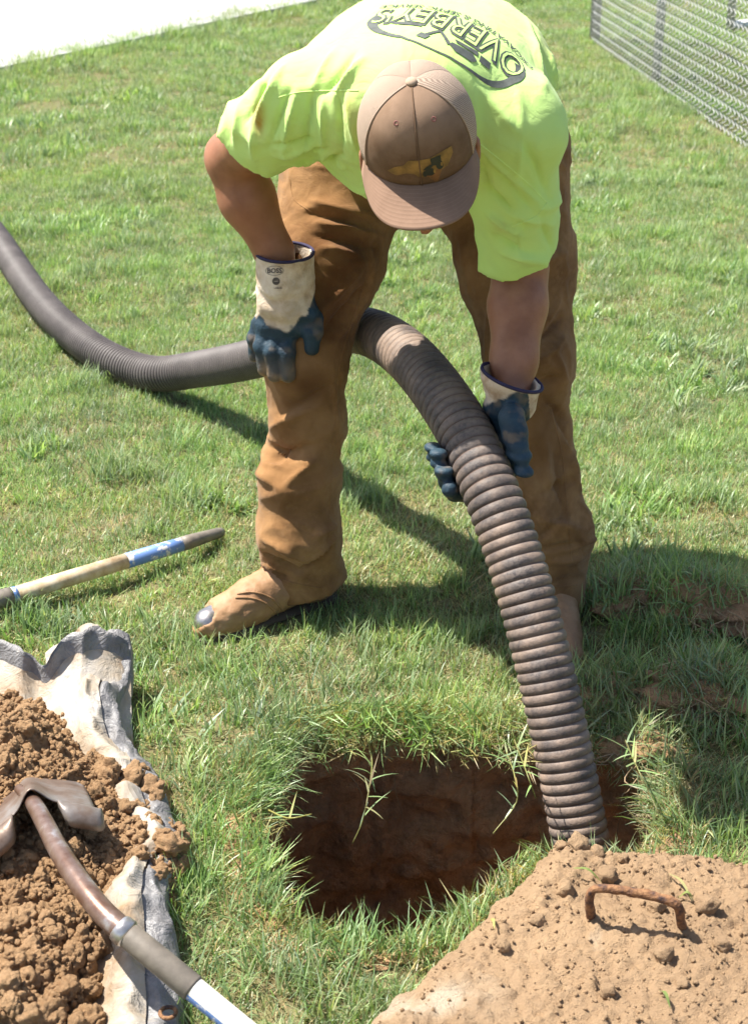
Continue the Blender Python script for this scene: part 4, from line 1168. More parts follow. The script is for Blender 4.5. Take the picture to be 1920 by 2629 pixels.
# seam lines: thin raised double stitching over the shoulders
def cam_line(bvh, pts, n, lift=.0003):
    out = []
    P, _ = spline([(a, b, 0) for a, b in pts], n)
    for a, b, _ in P:
        p = cam_hit(bvh, *D(a, b))
        if p is not None: out.append(p + norm(CAMV - p) * lift)
    return np.array(out)
bvh_t = BVHTree.FromPolygons([Vector(v) for v in TRO[0]], [tuple(f) for f in TRO[1].tolist()])
for pts in ([(800, 640), (775, 720), (752, 800), (742, 900), (735, 1000), (728, 1120), (724, 1230)], [(1215, 900), (1240, 1000), (1250, 1100), (1262, 1240)], [(560, 1252), (600, 1270), (650, 1288), (715, 1300)], [(1165, 1290), (1210, 1296), (1270, 1292)], [(640, 395), (650, 440), (690, 470)]):
    L_ = cam_line(bvh_t, pts, 70, .0002)
    if len(L_) > 10:
        L_ = L_[np.r_[True, np.linalg.norm(np.diff(L_, axis=0), axis=1) < .05]]
        v, f = tube(L_, .0011, 6); person_part('seam', v, f, M['trousers'], tro)
for pts in ([(612, 216), (660, 204), (730, 200), (792, 200)], [(1052, 312), (1100, 350), (1160, 400), (1208, 448)], [(1208, 448), (1180, 480), (1130, 500)]):
    L_ = cam_line(bvh_s, pts, 60)
    if len(L_) > 10:
        v, f = tube(L_, .0010, 6); person_part('shoulder_seam', v, f, M['thread'], so)

# ---- print on the back of the shirt
def text_geo(s, size=1.0, bold=0.0):
    cu_ = bpy.data.curves.new('t', 'FONT'); cu_.body = s; cu_.size = size; cu_.align_x = 'CENTER'; cu_.offset = bold; cu_.resolution_u = 3
    o_ = bpy.data.objects.new('t', cu_); COL.objects.link(o_)
    dg = bpy.context.evaluated_depsgraph_get(); me_ = bpy.data.meshes.new_from_object(o_.evaluated_get(dg))
    bm_ = bmesh.new(); bm_.from_mesh(me_)
    bpy.data.objects.remove(o_); bpy.data.meshes.remove(me_)
    return bm_
def poly_geo(loops):
    bm_ = bmesh.new()
    for lp in loops:
        bm_.faces.new([bm_.verts.new((x, y, 0)) for x, y in lp])
    bmesh.ops.triangulate(bm_, faces=bm_.faces); return bm_
def ring_geo(cx, cy, fo, fi, n=90, a0=0, a1=2 * math.pi):
    bm_ = bmesh.new(); prev = None
    for i in range(n + 1):
        a = a0 + (a1 - a0) * i / n
        o_ = bm_.verts.new((cx + fo(a)[0], cy + fo(a)[1], 0)); i_ = bm_.verts.new((cx + fi(a)[0], cy + fi(a)[1], 0))
        if prev: bm_.faces.new((prev[0], o_, i_, prev[1]))
        prev = (o_, i_)
    return bm_
def lay(bm_, fun, cast, maxlen):
    """Subdivide a flat print, bend it with fun, and lay it on a surface."""
    for _ in range(6):
        es = [e for e in bm_.edges if e.calc_length() > maxlen]
        if not es: break
        bmesh.ops.subdivide_edges(bm_, edges=es, cuts=1); bmesh.ops.triangulate(bm_, faces=bm_.faces)
    V = []
    for v in bm_.verts: V.append(cast(*fun(v.co.x, v.co.y)))
    bm_.verts.index_update()
    F = [tuple(w.index for w in f.verts) for f in bm_.faces]; bm_.free()
    ok = [p is not None for p in V]
    V = np.array([p if p is not None else (0, 0, 0) for p in V])
    return V, [f for f in F if all(ok[i] for i in f)]
# the print's own plane on the back: metres, x to the wearer's left-to-right as read, y up the back
p_l, p_r = cam_hit(bvh_s, 945, 55), cam_hit(bvh_s, 1345, 200)           # ends of the oval, right end and left end as read
p_b, p_t = cam_hit(bvh_s, 1120, 152), cam_hit(bvh_s, 1190, 45)
if p_t is None: p_t = p_b + np.array([0, .2, .05])
oc = (p_l + p_r) / 2
ex = norm(p_l - p_r); ey = norm((p_b - p_t) - ex * np.dot(p_b - p_t, ex)); en = np.cross(ex, ey)
if en[2] < 0: en = -en
half_w = np.linalg.norm(p_l - p_r) / 2
def cast_back(x, y):
    p = oc + ex * x + ey * y + en * .3
    h = bvh_s.ray_cast(Vector(p), Vector(-en))
    return None if h[0] is None else np.array(h[0]) + en * .0016
K = half_w
pr_v = []
# oval: heavy at both ends, thin along the bottom of the print
def oval(sx, sy): return lambda a: (K * sx * math.cos(a), K * sy * math.sin(a))
pr_v.append(lay(ring_geo(0, 0, oval(1.0, .50), lambda a: (K * .87 * math.cos(a) , K * (.478 if math.sin(a) > 0 else .455) * math.sin(a)), 120, -.25 * math.pi + .5, 1.12 * math.pi), lambda x, y: (x, y), cast_back, .012))
def arched(s, size, bold, y0, rise, sx=1.0):
    return lay(text_geo(s, size, bold), lambda x, y: (x * sx, y * (1 + .35 * (1 - min(1, (x * sx / (K * 1.15)) ** 2))) + y0 - rise * (x * sx / K) ** 2), cast_back, .012)
up_sign = 1
def cast_back_hi(x, y):
    p = cast_back(x, y); return None if p is None else p + en * .0012
def arch_f(x, y, base): return (x, y * (1 + .25 * (1 - min(1, (x / (K * 1.1)) ** 2))) + base + .10 * K * (x / K) ** 2)
pr_v.append(lay(text_geo("OVERBEY'S", K * .50, K * .022), lambda x, y: arch_f(x * .80, y, -K * .36), cast_back, .012))
pr_v.append(lay(text_geo("EXCAVATING & SEPTIC SERVICE", K * .15, K * .002), lambda x, y: arch_f(x * .93, y, -K * .55), cast_back, .012))
inner_v, inner_f = lay(text_geo("OVERBEY'S", K * .50, -K * .006), lambda x, y: arch_f(x * .80, y, -K * .36), cast_back_hi, .012)
person_part('print_letter_fill', inner_v, inner_f, M['shirt'], so)
# excavator: body, boom, stick, bucket, tracks
EX = [[(-.42, .06), (-.20, .02), (-.10, .08), (-.12, .15), (-.38, .20), (-.46, .14)], [(-.44, .22), (-.16, .20), (-.12, .25), (-.42, .30)], [(-.12, .10), (.05, .30), (.09, .28), (-.08, .06)], [(.05, .30), (.09, .32), (.22, .10), (.18, .08)], [(.14, .10), (.26, .12), (.30, .02), (.18, .0)],
      [(.30, .28), (.62, .26), (.70, .32), (.34, .36)], [(-.62, .18), (-.48, .16), (-.46, .27), (-.60, .28)]]
EX = [[(x * K, -(y - .12) * K * .85 + .27 * K) for x, y in lp] for lp in EX]
pr_v.append(lay(poly_geo([lp for lp in EX]), lambda x, y: (x, y), cast_back, .015))
V, F = join_geo([(a, b) for a, b in pr_v if len(b)])
person_part('print', V, F, M['ink'], so)

# ---- boots
def make_boot(ank, toe, hemr, split_toe):
    d2 = norm((toe - ank) * [1, 1, 0]); sd_ = np.array([d2[1], -d2[0], 0]); upv = np.array([0, 0, 1.0])
    lo = np.minimum(ank, toe) - .1; hi = np.maximum(ank, toe) + .12; lo[2] = -.03; hi[2] = .30
    G = Grid(lo, hi, .0045)
    heel = np.array([ank[0], ank[1], -.018]) - d2 * .035
    L_ = np.dot(np.array([toe[0], toe[1], 0]) - heel, d2)
    P_ = lambda f, z, s=0: heel + d2 * (L_ * f) + upv * z + sd_ * s
    d = chain(G, [(P_(.0, .05), .034), (P_(.30, .060), .039), (P_(.55, .054), .042), (P_(.74, .044, .0), .043), (P_(.90, .040, -.004), .037)], .02, upv, 1.02)
    d = smin(d, chain(G, [(P_(.06, .06), .042), (P_(.10, .13), .042), (P_(.09, .27), .050)], .03), .03)
    d = smin(d, G.cone(P_(.13, .115), P_(.60, .056), .044, .032), .04)
    d = np.maximum(d, -.002 - G.Z + 0 * d)
    sole = chain(G, [(P_(.0, .012), .042), (P_(.35, .012), .036), (P_(.72, .012), .050), (P_(.90, .012), .044)], .02, upv, 3.0)
    sole = smin(sole, G.cone(P_(0, .0), P_(.12, .0), .040, .040, upv, 2.0), .006)
    cap_ = None
    if split_toe:
        tc = P_(.955, .060, .006)
        hole = G.ell(tc + upv * .010 + d2 * .010 + sd_ * .006, (d2, sd_, upv), (.042, .046, .036))
        w = .004 * vnoise(np.stack(np.broadcast_arrays(G.X * 70, G.Y * 70, G.Z * 70), -1), 9).astype(np.float32)
        inner = chain(G, [(P_(.74, .044), .038), (P_(.90, .042, -.004), .0335)], .02, upv, 1.02)
        d = np.maximum(d, -np.maximum(hole + w, -(inner + .004)))
        cap_ = np.maximum(inner + .0015, G.plane(P_(.80, 0), -d2))
    return G, d, sole, cap_
for an, toe, sp in ((ANK_L, PZ(500, 1600, .03), True), (ANK_R + [0, .035, 0], PZ(1452, 1690, .03), False)):
    Gb, db, ds_, dc = make_boot(an, toe, 0, sp)
    V, F = nets(db, Gb); V = laplace(V, F, 1)
    V = V + vnormals(V, F) * (.0022 * fbm(V * np.array([45, 45, 60]), 2, 13))[:, None]
    b_ = person_part('boot', V, F, M['boot'])
    V, F = nets(ds_, Gb); person_part('sole', V, F, M['sole'], b_)
    if dc is not None:
        V, F = nets(dc, Gb); person_part('toe_cap', laplace(V, F, 2), F, M['steel'], b_)
        bvb = BVHTree.FromPolygons([Vector(v + PL) for v in [np.array(q.co) for q in b_.data.vertices]], [tuple(p.vertices) for p in b_.data.polygons])
        for pts in ([(524, 1312), (560, 1308), (600, 1322), (628, 1350)], [(520, 1320), (560, 1322), (595, 1338), (615, 1362)]):
            L_ = cam_line(bvb, pts, 30, .0008)
            if len(L_) > 6:
                v, f = tube(L_, .0022, 6); person_part('welt_seam', v, f, M['boot'], b_)

# ---- gloves
def finger(G, pts, r0, r1): return chain(G, [(np.asarray(p), r0 + (r1 - r0) * i / (len(pts) - 1)) for i, p in enumerate(pts)], .008)
# left of the picture: hand spread on the thigh just above the knee
ang = norm(WR_L - EL_L)
RIM_L = PT(731, 646, 3.04); cx_l = norm(WR_L + [.0, 0, 0] - RIM_L)
G = Grid(np.array([-.30, 2.84, .47]), np.array([-.06, 3.12, .88]), .0031)
W0 = PY(733, 762, 2.985)
cuff = chain(G, [(RIM_L, .0575), (RIM_L * .45 + W0 * .55, .0555), (W0, .053)], .01)
palm = G.cone(W0, PY(735, 800, 2.985), .050, .046, [0.25, 1, 0.1], 1.35)
kn_px = [(662, 832, 2.998), (684, 838, 2.980), (712, 842, 2.974), (744, 838, 2.974)]
palm = smin(palm, G.cone(PY(688, 826, 2.990), PY(744, 822, 2.980), .029, .029, [0.2, 1, 0], 1.15), .03)
palm = smin(palm, G.cone(PY(733, 790, 2.985), PY(715, 850, 2.980), .042, .036, [0.2, 1, 0], 1.3), .03)
d = smin(cuff, palm, .02)
tips = [(656, 912, 3.005), (680, 948, 2.972), (706, 962, 2.955), (738, 964, 2.952)]
mids = [(654, 868, 3.0), (674, 890, 2.970), (700, 902, 2.958), (736, 904, 2.956)]
for (a, b, c_), (e, f, g_), (h_, i_, j_), r in zip(kn_px, mids, tips, (.0160, .0185, .0195, .0195)):
    d = smin(d, finger(G, [PY(a, b, c_ + .006), PY(e, f, g_), PY(h_, i_, j_)], r * .96, r * .84), .003)
d = smin(d, finger(G, [PY(770, 775, 2.99), PY(795, 812, 2.970), PY(803, 852, 2.960), PY(800, 893, 2.958)], .027, .0160), .012)      # thumb
d = np.maximum(d, -np.maximum(G.plane(RIM_L, cx_l), -9))                        # flat rim
d = np.maximum(d, -chain(G, [(RIM_L - cx_l * .05, .0545), (W0, .046)], .01))
V, F = nets(d, G); V = laplace(V, F, 1); N = vnormals(V, F)
t_ = (V - RIM_L) @ cx_l
V = V + N * ((.0028 * np.sin(t_ * 150 + 5 * vnoise(V * 14, 4)) * sstep(.06, .09, t_) * sstep(.165, .13, t_)) + .0016 * fbm(V * 40, 2, 7))[:, None]
go = person_part('glove', V, F, M['glove'])
px, py = project(V)
edge = np.minimum(np.interp(px, [630, 655, 700, 740, 765, 790, 812, 822], [795, 808, 836, 850, 822, 800, 740, 690]), 2000) + 9 * vnoise(V * 90, 2)
float_attr(go.data, np.clip((py - edge) / 6 + .5, 0, 1), 'dip')
float_attr(go.data, np.clip(sstep(900, 975, py) * (.55 + .4 * vnoise(V * 60, 5)) + .3 * sstep(.1, .8, fbm(V * 45, 2, 6)), 0, 1), 'dirt')
def rim_loop(bvh_c, axis, n_ax, r, n=48):
    x_ = norm(np.cross(n_ax, [0, 0, 1.0]) if abs(n_ax[2]) < .9 else np.cross(n_ax, [0, 1.0, 0])); y_ = np.cross(n_ax, x_)
    return np.array([axis + x_ * (r * math.cos(a)) + y_ * (r * math.sin(a)) for a in np.linspace(0, 2 * math.pi, n + 1)])
v, f = tube(rim_loop(None, RIM_L + cx_l * .001, cx_l, .0560), .0034, 8, False); person_part('cuff_trim', v, f, M['trim'], go)
bvg = BVHTree.FromPolygons([Vector(v) for v in V], [tuple(q) for q in F.tolist()])
def cast_cam(cxp, cyp, mpp, rot=0.0):
    """Lay a stamp on the cuff: its centre by the photo, its size in metres."""
    c = cam_hit(bvg, cxp, cyp); tc = norm(CAMV - c); ru = norm(np.array([0, 0, 1.0]) - tc * tc[2]); rr = np.cross(ru, tc); rr = rr if rr[0] > 0 else -rr
    def f(x, y):
        p = c + rr * (x * math.cos(rot) - y * math.sin(rot)) + ru * (x * math.sin(rot) + y * math.cos(rot)) + tc * .1
        h = bvg.ray_cast(Vector(p), Vector(-tc)); return None if h[0] is None else np.array(h[0]) + tc * .0009
    return f
st_ = []
cf = cast_cam(705, 695, 1)
st_.append(lay(text_geo("BOSS", .0125, .0004), lambda x, y: (x, y - .0042), cf, .01))
st_.append(lay(ring_geo(0, 0, lambda a: (.0175 * math.cos(a), .0092 * math.sin(a)), lambda a: (.0166 * math.cos(a), .0084 * math.sin(a)), 40), lambda x, y: (x, y), cf, .01))
cf2 = cast_cam(709, 722, 1)
st_.append(lay(ring_geo(0, 0, lambda a: (.0075 * math.cos(a), .0072 * math.sin(a)), lambda a: (.004 * math.cos(a), .0006 * math.sin(a)), 30), lambda x, y: (x, y), cf2, .01))
cf3 = cast_cam(714, 739, 1)
st_.append(lay(text_geo("LARGE", .0052, .0001), lambda x, y: (x, y - .002), cf3, .01))
v, f = join_geo([(a, b) for a, b in st_ if len(b)]); person_part('cuff_stamp', v, f, M['stamp'], go)

# right of the picture: hand gripping the hose from behind
ui = cu[np.argmin(np.linalg.norm(CP - PT(1200, 1110, 2.87), axis=1))]
def hose_frame(u):
    c = at_u(np.array([u]))[0]; a = norm(at_u(np.array([u + .01]))[0] - at_u(np.array([u - .01]))[0])
    tc = norm(CAMV - c); b = norm(-(tc - a * a.dot(tc))); r = np.cross(a, b); r = r if r[0] > 0 else -r
    return c, a, r, b
def on_hose(u, deg, gap):
    c, a, r, b = hose_frame(u); t = math.radians(deg)
    return c + (r * math.cos(t) + b * math.sin(t)) * (HR + gap)
RIM_R = PT(1314, 968, 2.84); cx_r = norm(WR_R - RIM_R); nx_r = norm(cx_r + np.array([-.34, 0, 0]))
G = Grid(np.array([.02, 2.50, .36]), np.array([.36, 2.90, .76]), .0031)
W1 = WR_R + np.array([.0, -.0, 0.0])
cuff = chain(G, [(RIM_R, .0590), (W1, .043)], .01)
P1 = on_hose(ui - .015, 22, .030); P2 = on_hose(ui + .045, 44, .022)
d = smin(cuff, G.cone(W1, P1, .041, .036, None), .02)
d = smin(d, G.cone(P1, P2, .033, .026), .02)
for k_, (du, dend, r) in enumerate(((.018, 196, .0175), (.044, 204, .0185), (.074, 196, .0175), (.100, 186, .0160))):
    u_ = ui + du
    d = smin(d, finger(G, [on_hose(u_ - .012, 35, .022), on_hose(u_ - .004, 75, .0175), on_hose(u_, 115, .0165), on_hose(u_ + .004, 155, .0165), on_hose(u_ + .006, dend, .0160)], r * 1.05, r * .90), .003)
d = smin(d, finger(G, [PT(1312, 1070, 2.805), PT(1322, 1112, 2.80), PT(1330, 1160, 2.795), PT(1343, 1208, 2.79)], .0255, .0148), .006)           # thumb along the hose
C_h = at_u(np.linspace(ui - .25, ui + .3, 40))
hd_ = None
for a, b in zip(C_h[:-1:3], C_h[3::3]):
    e = G.cone(a, b, HR + .001, HR + .001); hd_ = e if hd_ is None else np.minimum(hd_, e)
d = np.maximum(d, -hd_)                                          # the palm and fingers close on the hose
d = np.maximum(d, -G.plane(RIM_R, nx_r)); d = np.maximum(d, -chain(G, [(RIM_R - cx_r * .05, .0625), (W1, .036)], .01))
V, F = nets(d, G); V = laplace(V, F, 1); N = vnormals(V, F)
t_ = (V - RIM_R) @ cx_r
V = V + N * (.0022 * fbm(V * 35, 2, 17) + .0035 * np.sin(t_ * 240) * sstep(.09, .11, t_) * sstep(.16, .14, t_))[:, None]
gr = person_part('glove', V, F, M['glove'])
px, py = project(V)
edge = np.interp(px, [1240, 1262, 1330, 1356, 1362, 1390], [1040, 1034, 1005, 1010, 1110, 1160]) + 7 * vnoise(V * 90, 2)
float_attr(gr.data, np.clip((py - edge) / 6 + .5, 0, 1), 'dip')
float_attr(gr.data, .35 * sstep(.1, .9, fbm(V * 45, 3, 6)), 'dirt')
v, f = tube(rim_loop(None, RIM_R + cx_r * .001, nx_r, .0582), .0034, 8, False); person_part('cuff_trim', v, f, M['trim'], gr)

# ---- cap
cap = empty('cap'); cap.parent = person; cap.location = (0, 0, 0)
BLF, BLR, BH = .104, .0915, .122
def crown(phi, al):
    """phi 0 at the front, al 0 at the rim and pi/2 at the button."""
    e = 2 / 2.35
    r = math.cos(al) ** e; z = math.sin(al) ** e * BH
    f = math.cos(phi) * BLF * r + .008 * math.sin(al) ** 2 * (1 if math.cos(phi) > 0 else .4)
    x = math.sin(phi) * BLR * r
    if math.cos(phi) < 0: z -= .022 * (1 - math.sin(al)) * -math.cos(phi)
    return hd(x, f, z)
def panel(name, p0, p1, mat, net=False):
    nu, nv = 26, 26; V, mu, mv = [], [], []
    for i in range(nu):
        for j in range(nv):
            al = math.pi / 2 * (i / (nu - 1)) ** .9 * .995; ph = p0 + (p1 - p0) * j / (nv - 1)
            p = crown(ph, al)
            puff = .0022 * math.sin(math.pi * j / (nv - 1)) * math.sin(al * 2) ** .5 if 0 < i < nu - 1 else 0
            c = hd(0, 0, .03); p = p + norm(p - c) * puff
            V.append(p); mu.append(ph * .095 * math.cos(al) if net else 0); mv.append(al * .11)
    V = np.array(V)
    F = np.array([(i * nv + j, i * nv + j + 1, (i + 1) * nv + j + 1, (i + 1) * nv + j) for i in range(nu - 1) for j in range(nv - 1)])
    o_ = person_part(name, V, F, mat, cap); float_attr(o_.data, mu, 'mu'); float_attr(o_.data, mv, 'mv')
    sm_ = o_.modifiers.new('thick', 'SOLIDIFY'); sm_.thickness = .0022; sm_.offset = -1
    return V, F
fw = math.radians(63)
fp = [panel('front_panel', -fw, 0, M['cap']), panel('front_panel', 0, fw, M['cap'])]
for k_ in range(4):
    s0 = fw + (2 * math.pi - 2 * fw) * k_ / 4; s1 = fw + (2 * math.pi - 2 * fw) * (k_ + 1) / 4
    panel('mesh_panel', s0, s1, M['net'], True)
for ph in (-fw, 0, fw):
    L_ = np.array([crown(ph, a) + norm(crown(ph, a) - hd(0, 0, .03)) * .0007 for a in np.linspace(.01, 1.5, 40)])
    v, f = tube(L_, .0011 if ph == 0 else .0014, 6); person_part('panel_seam', v, f, M['cap' if ph == 0 else 'net'], cap)
b_c = crown(0, math.pi / 2)
bm = bmesh.new(); bmesh.ops.create_uvsphere(bm, u_segments=20, v_segments=12, radius=1)
Vb = np.array([v.co[:] for v in bm.verts]); Fb = [tuple(v.index for v in q.verts) for q in bm.faces]; bm.free()
person_part('button', b_c + HR_ * (Vb[:, :1] * .0088) + HF * (Vb[:, 1:2] * .0088) + HU * (Vb[:, 2:] * .0048 + .002), Fb, M['cap_button'], cap)
for s in (-1, 1):
    c = crown(math.radians(27) * s, .92); nrm = norm(c - hd(0, 0, .02))
    x_ = norm(np.cross(nrm, HU)); y_ = np.cross(nrm, x_)
    ringp = np.array([c + nrm * .0012 + x_ * (.0032 * math.cos(a)) + y_ * (.0032 * math.sin(a)) for a in np.linspace(0, 2 * math.pi, 17)])
    v, f = tube(ringp, .0014, 6, False); person_part('eyelet', v, f, M['eyelet'], cap)
# brim
nu, nv = 18, 41; V, ring_ = [], []
for i in range(nu):
    for j in range(nv):
        s = -1 + 2 * j / (nv - 1); ph = s * math.radians(72)
        x0, f0 = math.sin(ph) * (BLR - .002), math.cos(ph) * (BLF - .002)
        w = i / (nu - 1)
        ext = .076 * (1 - abs(s) ** 4.0) ** .8
        x = x0 * (1 + .07 * w); f_ = f0 + ext * w
        V.append(hd(x, f_, .004 - .017 * (x / .09) ** 2 * (.5 + .8 * w) - .016 * w * (1 - .2 * abs(s)))); ring_.append(w)
F = np.array([(i * nv + j, i * nv + j + 1, (i + 1) * nv + j + 1, (i + 1) * nv + j) for i in range(nu - 1) for j in range(nv - 1)])
br = person_part('brim', np.array(V), F, M['brim'], cap); float_attr(br.data, ring_, 'ring')
sm = br.modifiers.new('thick', 'SOLIDIFY'); sm.thickness = .0036; sm.offset = 0
# gold patch with a dark tractor on the front
Vf = np.vstack([fp[0][0], fp[1][0]]); Ff = np.vstack([fp[0][1], fp[1][1] + len(fp[0][0])])
bvc = BVHTree.FromPolygons([Vector(v) for v in Vf], [tuple(q) for q in Ff.tolist()])
ec = crown(0, .30); etc = norm(HF * .75 + HU * .66)
eu_ = norm(HU - etc * HU.dot(etc)); er_ = np.cross(eu_, etc); er_ = er_ if er_.dot(HR_) > 0 else -er_
def cast_cap(lift):
    def f(x, y):
        p = ec + er_ * x + eu_ * y + etc * .1; h = bvc.ray_cast(Vector(p), Vector(-etc)); return None if h[0] is None else np.array(h[0]) + etc * lift
    return f
def px_poly(pts, cx=1090, cy=402, m=1 / 1660.0): return [((x - cx) * m, (cy - y) * m * 1.12) for x, y in pts]
# read on a crop of the photo: pixel = 880 + x*0.23, 140 + y*0.23
cr = lambda pts: px_poly([(880 + x * .23, 140 + y * .23) for x, y in pts])
st_poly = cr([(560, 1160), (640, 1130), (740, 1120), (800, 1075), (900, 1085), (1030, 1075), (1150, 1030), (1275, 985), (1285, 1050), (1240, 1130), (1215, 1170), (1150, 1200), (1090, 1320), (1060, 1320), (1000, 1255), (900, 1255), (850, 1215), (760, 1200), (650, 1215), (600, 1190)])
for nm, lp, mt, lf in (('emblem_patch', [st_poly], 'gold', .0012), ('emblem_corner', [cr([(960, 1240), (1040, 1200), (1150, 1190), (1100, 1310), (1060, 1318), (1010, 1262)])], 'rust_orange', .0017),
                       ('emblem_tractor', [cr([(1035, 1080), (1150, 1055), (1150, 1110), (1165, 1130), (1130, 1150), (1060, 1150), (1010, 1190), (945, 1185), (980, 1160), (1040, 1135)]),
                                           cr([(1020 + 55 * math.cos(a), 1210 + 40 * math.sin(a)) for a in np.linspace(0, 2 * math.pi, 14)[:-1]]), cr([(1130 + 40 * math.cos(a), 1155 + 42 * math.sin(a)) for a in np.linspace(0, 2 * math.pi, 14)[:-1]]), cr([(965 + 26 * math.cos(a), 1225 + 30 * math.sin(a)) for a in np.linspace(0, 2 * math.pi, 14)[:-1]])], 'dark_print', .0022),
                       ('emblem_wheel', [cr([(1070 + 14 * math.cos(a), 1205 + 22 * math.sin(a)) for a in np.linspace(0, 2 * math.pi, 12)[:-1]]), cr([(1152 + 12 * math.cos(a), 1145 + 20 * math.sin(a)) for a in np.linspace(0, 2 * math.pi, 12)[:-1]])], 'gold', .0027)):
    v, f = lay(poly_geo(lp), lambda x, y: (x, y), cast_cap(lf), .008)
    person_part(nm, v, f, M[mt], cap)

# ================================================================== grass
GREENS = np.array([[.126, .212, .066], [.192, .300, .122], [.240, .350, .160], [.282, .370, .185], [.248, .332, .215], [.36, .405, .240]])
STRAW = np.array([[.40, .31, .17], [.50, .41, .25], [.30, .22, .11], [.36, .33, .17]])
def blade(rg, root, yaw, length, lean, curl, width, col, segs=3):
    d = np.array([math.cos(yaw), math.sin(yaw), 0]); s = np.array([-d[1], d[0], 0])
    V, C = [], []
    tw = rg.uniform(-.6, .6)
    p = np.array(root, float); a = lean
    for i in range(segs + 1):
        t = i / segs
        w = width * (1 - t ** 1.6) * (0.75 + .5 * min(t * 3, 1) * .5)
        sv = s * math.cos(tw * t) + np.array([0, 0, 1]) * math.sin(tw * t) * .4
        shade = .94
        if i < segs: V += [p - sv * w, p + sv * w]; C += [col * shade, col * shade]
        else: V += [p]; C += [col * shade]
        step = length / segs
        p = p + (d * math.sin(a) + np.array([0, 0, 1]) * math.cos(a)) * step
        a += curl / segs
    F = [(2 * i, 2 * i + 1, 2 * i + 3, 2 * i + 2) for i in range(segs - 1)] + [(2 * segs - 2, 2 * segs - 1, 2 * segs)]
    return V, F, C
def tuft(seed, nb, rad, h0, h1, straw, lean=.5, wid=.0016, lay_straw=True, name='grass_tuft'):
    rg = np.random.default_rng(seed); V, F, C = [], [], []
    for _ in range(nb):
        r = rad * math.sqrt(rg.random()); a = rg.uniform(0, 6.283)
        is_s = rg.random() < straw
        col = (STRAW if is_s else GREENS)[rg.integers(0, 4 if is_s else 6)] * rg.uniform(.8, 1.2)
        L_ = rg.uniform(h0, h1)
        if is_s and lay_straw: ln, cr_ = rg.uniform(.7, 1.45), rg.uniform(-.2, .5)
        else: ln, cr_ = abs(rg.normal(0, lean)), rg.uniform(.1, 1.3)
        v, f, c = blade(rg, (r * math.cos(a), r * math.sin(a), -.004), rg.uniform(0, 6.283), L_ * (1 if not is_s else .8), ln, cr_, wid * rg.uniform(.6, 1.3) * (.75 if is_s else 1), col)
        F += [tuple(i + len(V) for i in q) for q in f]; V += v; C += c
    me = mesh_np(name, np.array(V), F); color_attr(me, np.clip(np.array(C), 0, 1)); me.materials.append(M['grass']); return me
TUFTS = [tuft(100 + i, 42, .037, .016, .042, .15, .65, .00115) for i in range(6)] + [tuft(120 + i, 40, .038, .015, .038, .42, .75, .0012) for i in range(4)] + [tuft(140 + i, 26, .034, .018, .045, .85, .8) for i in range(3)] + \
        [tuft(160 + i, 20, .028, .04, .078, .14, .45, .0017) for i in range(4)] + [tuft(180 + i, 12, .022, .04, .07, .02, .75, .0036) for i in range(3)]
K_LAWN, K_MIX, K_STRAW, K_TALL, K_BROAD = range(0, 6), range(6, 10), range(10, 13), range(13, 17), range(17, 20)
TARP_POLY = [tuple(p[:2]) for p in Es[::6]] + [(-1.4, 1.3), (-1.4, 2.95)] + [tuple(p[:2]) for p in Bs[::10]]
drive_poly = [tuple((e0 + dd * a + nn_ * b)[:2]) for a, b in ((-40, .0), (40, .0), (40, 14), (-40, 14))]
def lawn_points(y0, y1, dens, margin, seed):
    rg = np.random.default_rng(seed)
    wmax = .28 * y1 + margin
    n_ = int((y1 - y0) * 2 * wmax * dens)
    x = rg.uniform(-wmax, wmax, n_); y = rg.uniform(y0, y1, n_)
    k = np.abs(x) < .28 * y + margin
    return x[k], y[k], rg
BX, BY, BS, BI, BR = [], [], [], [], []
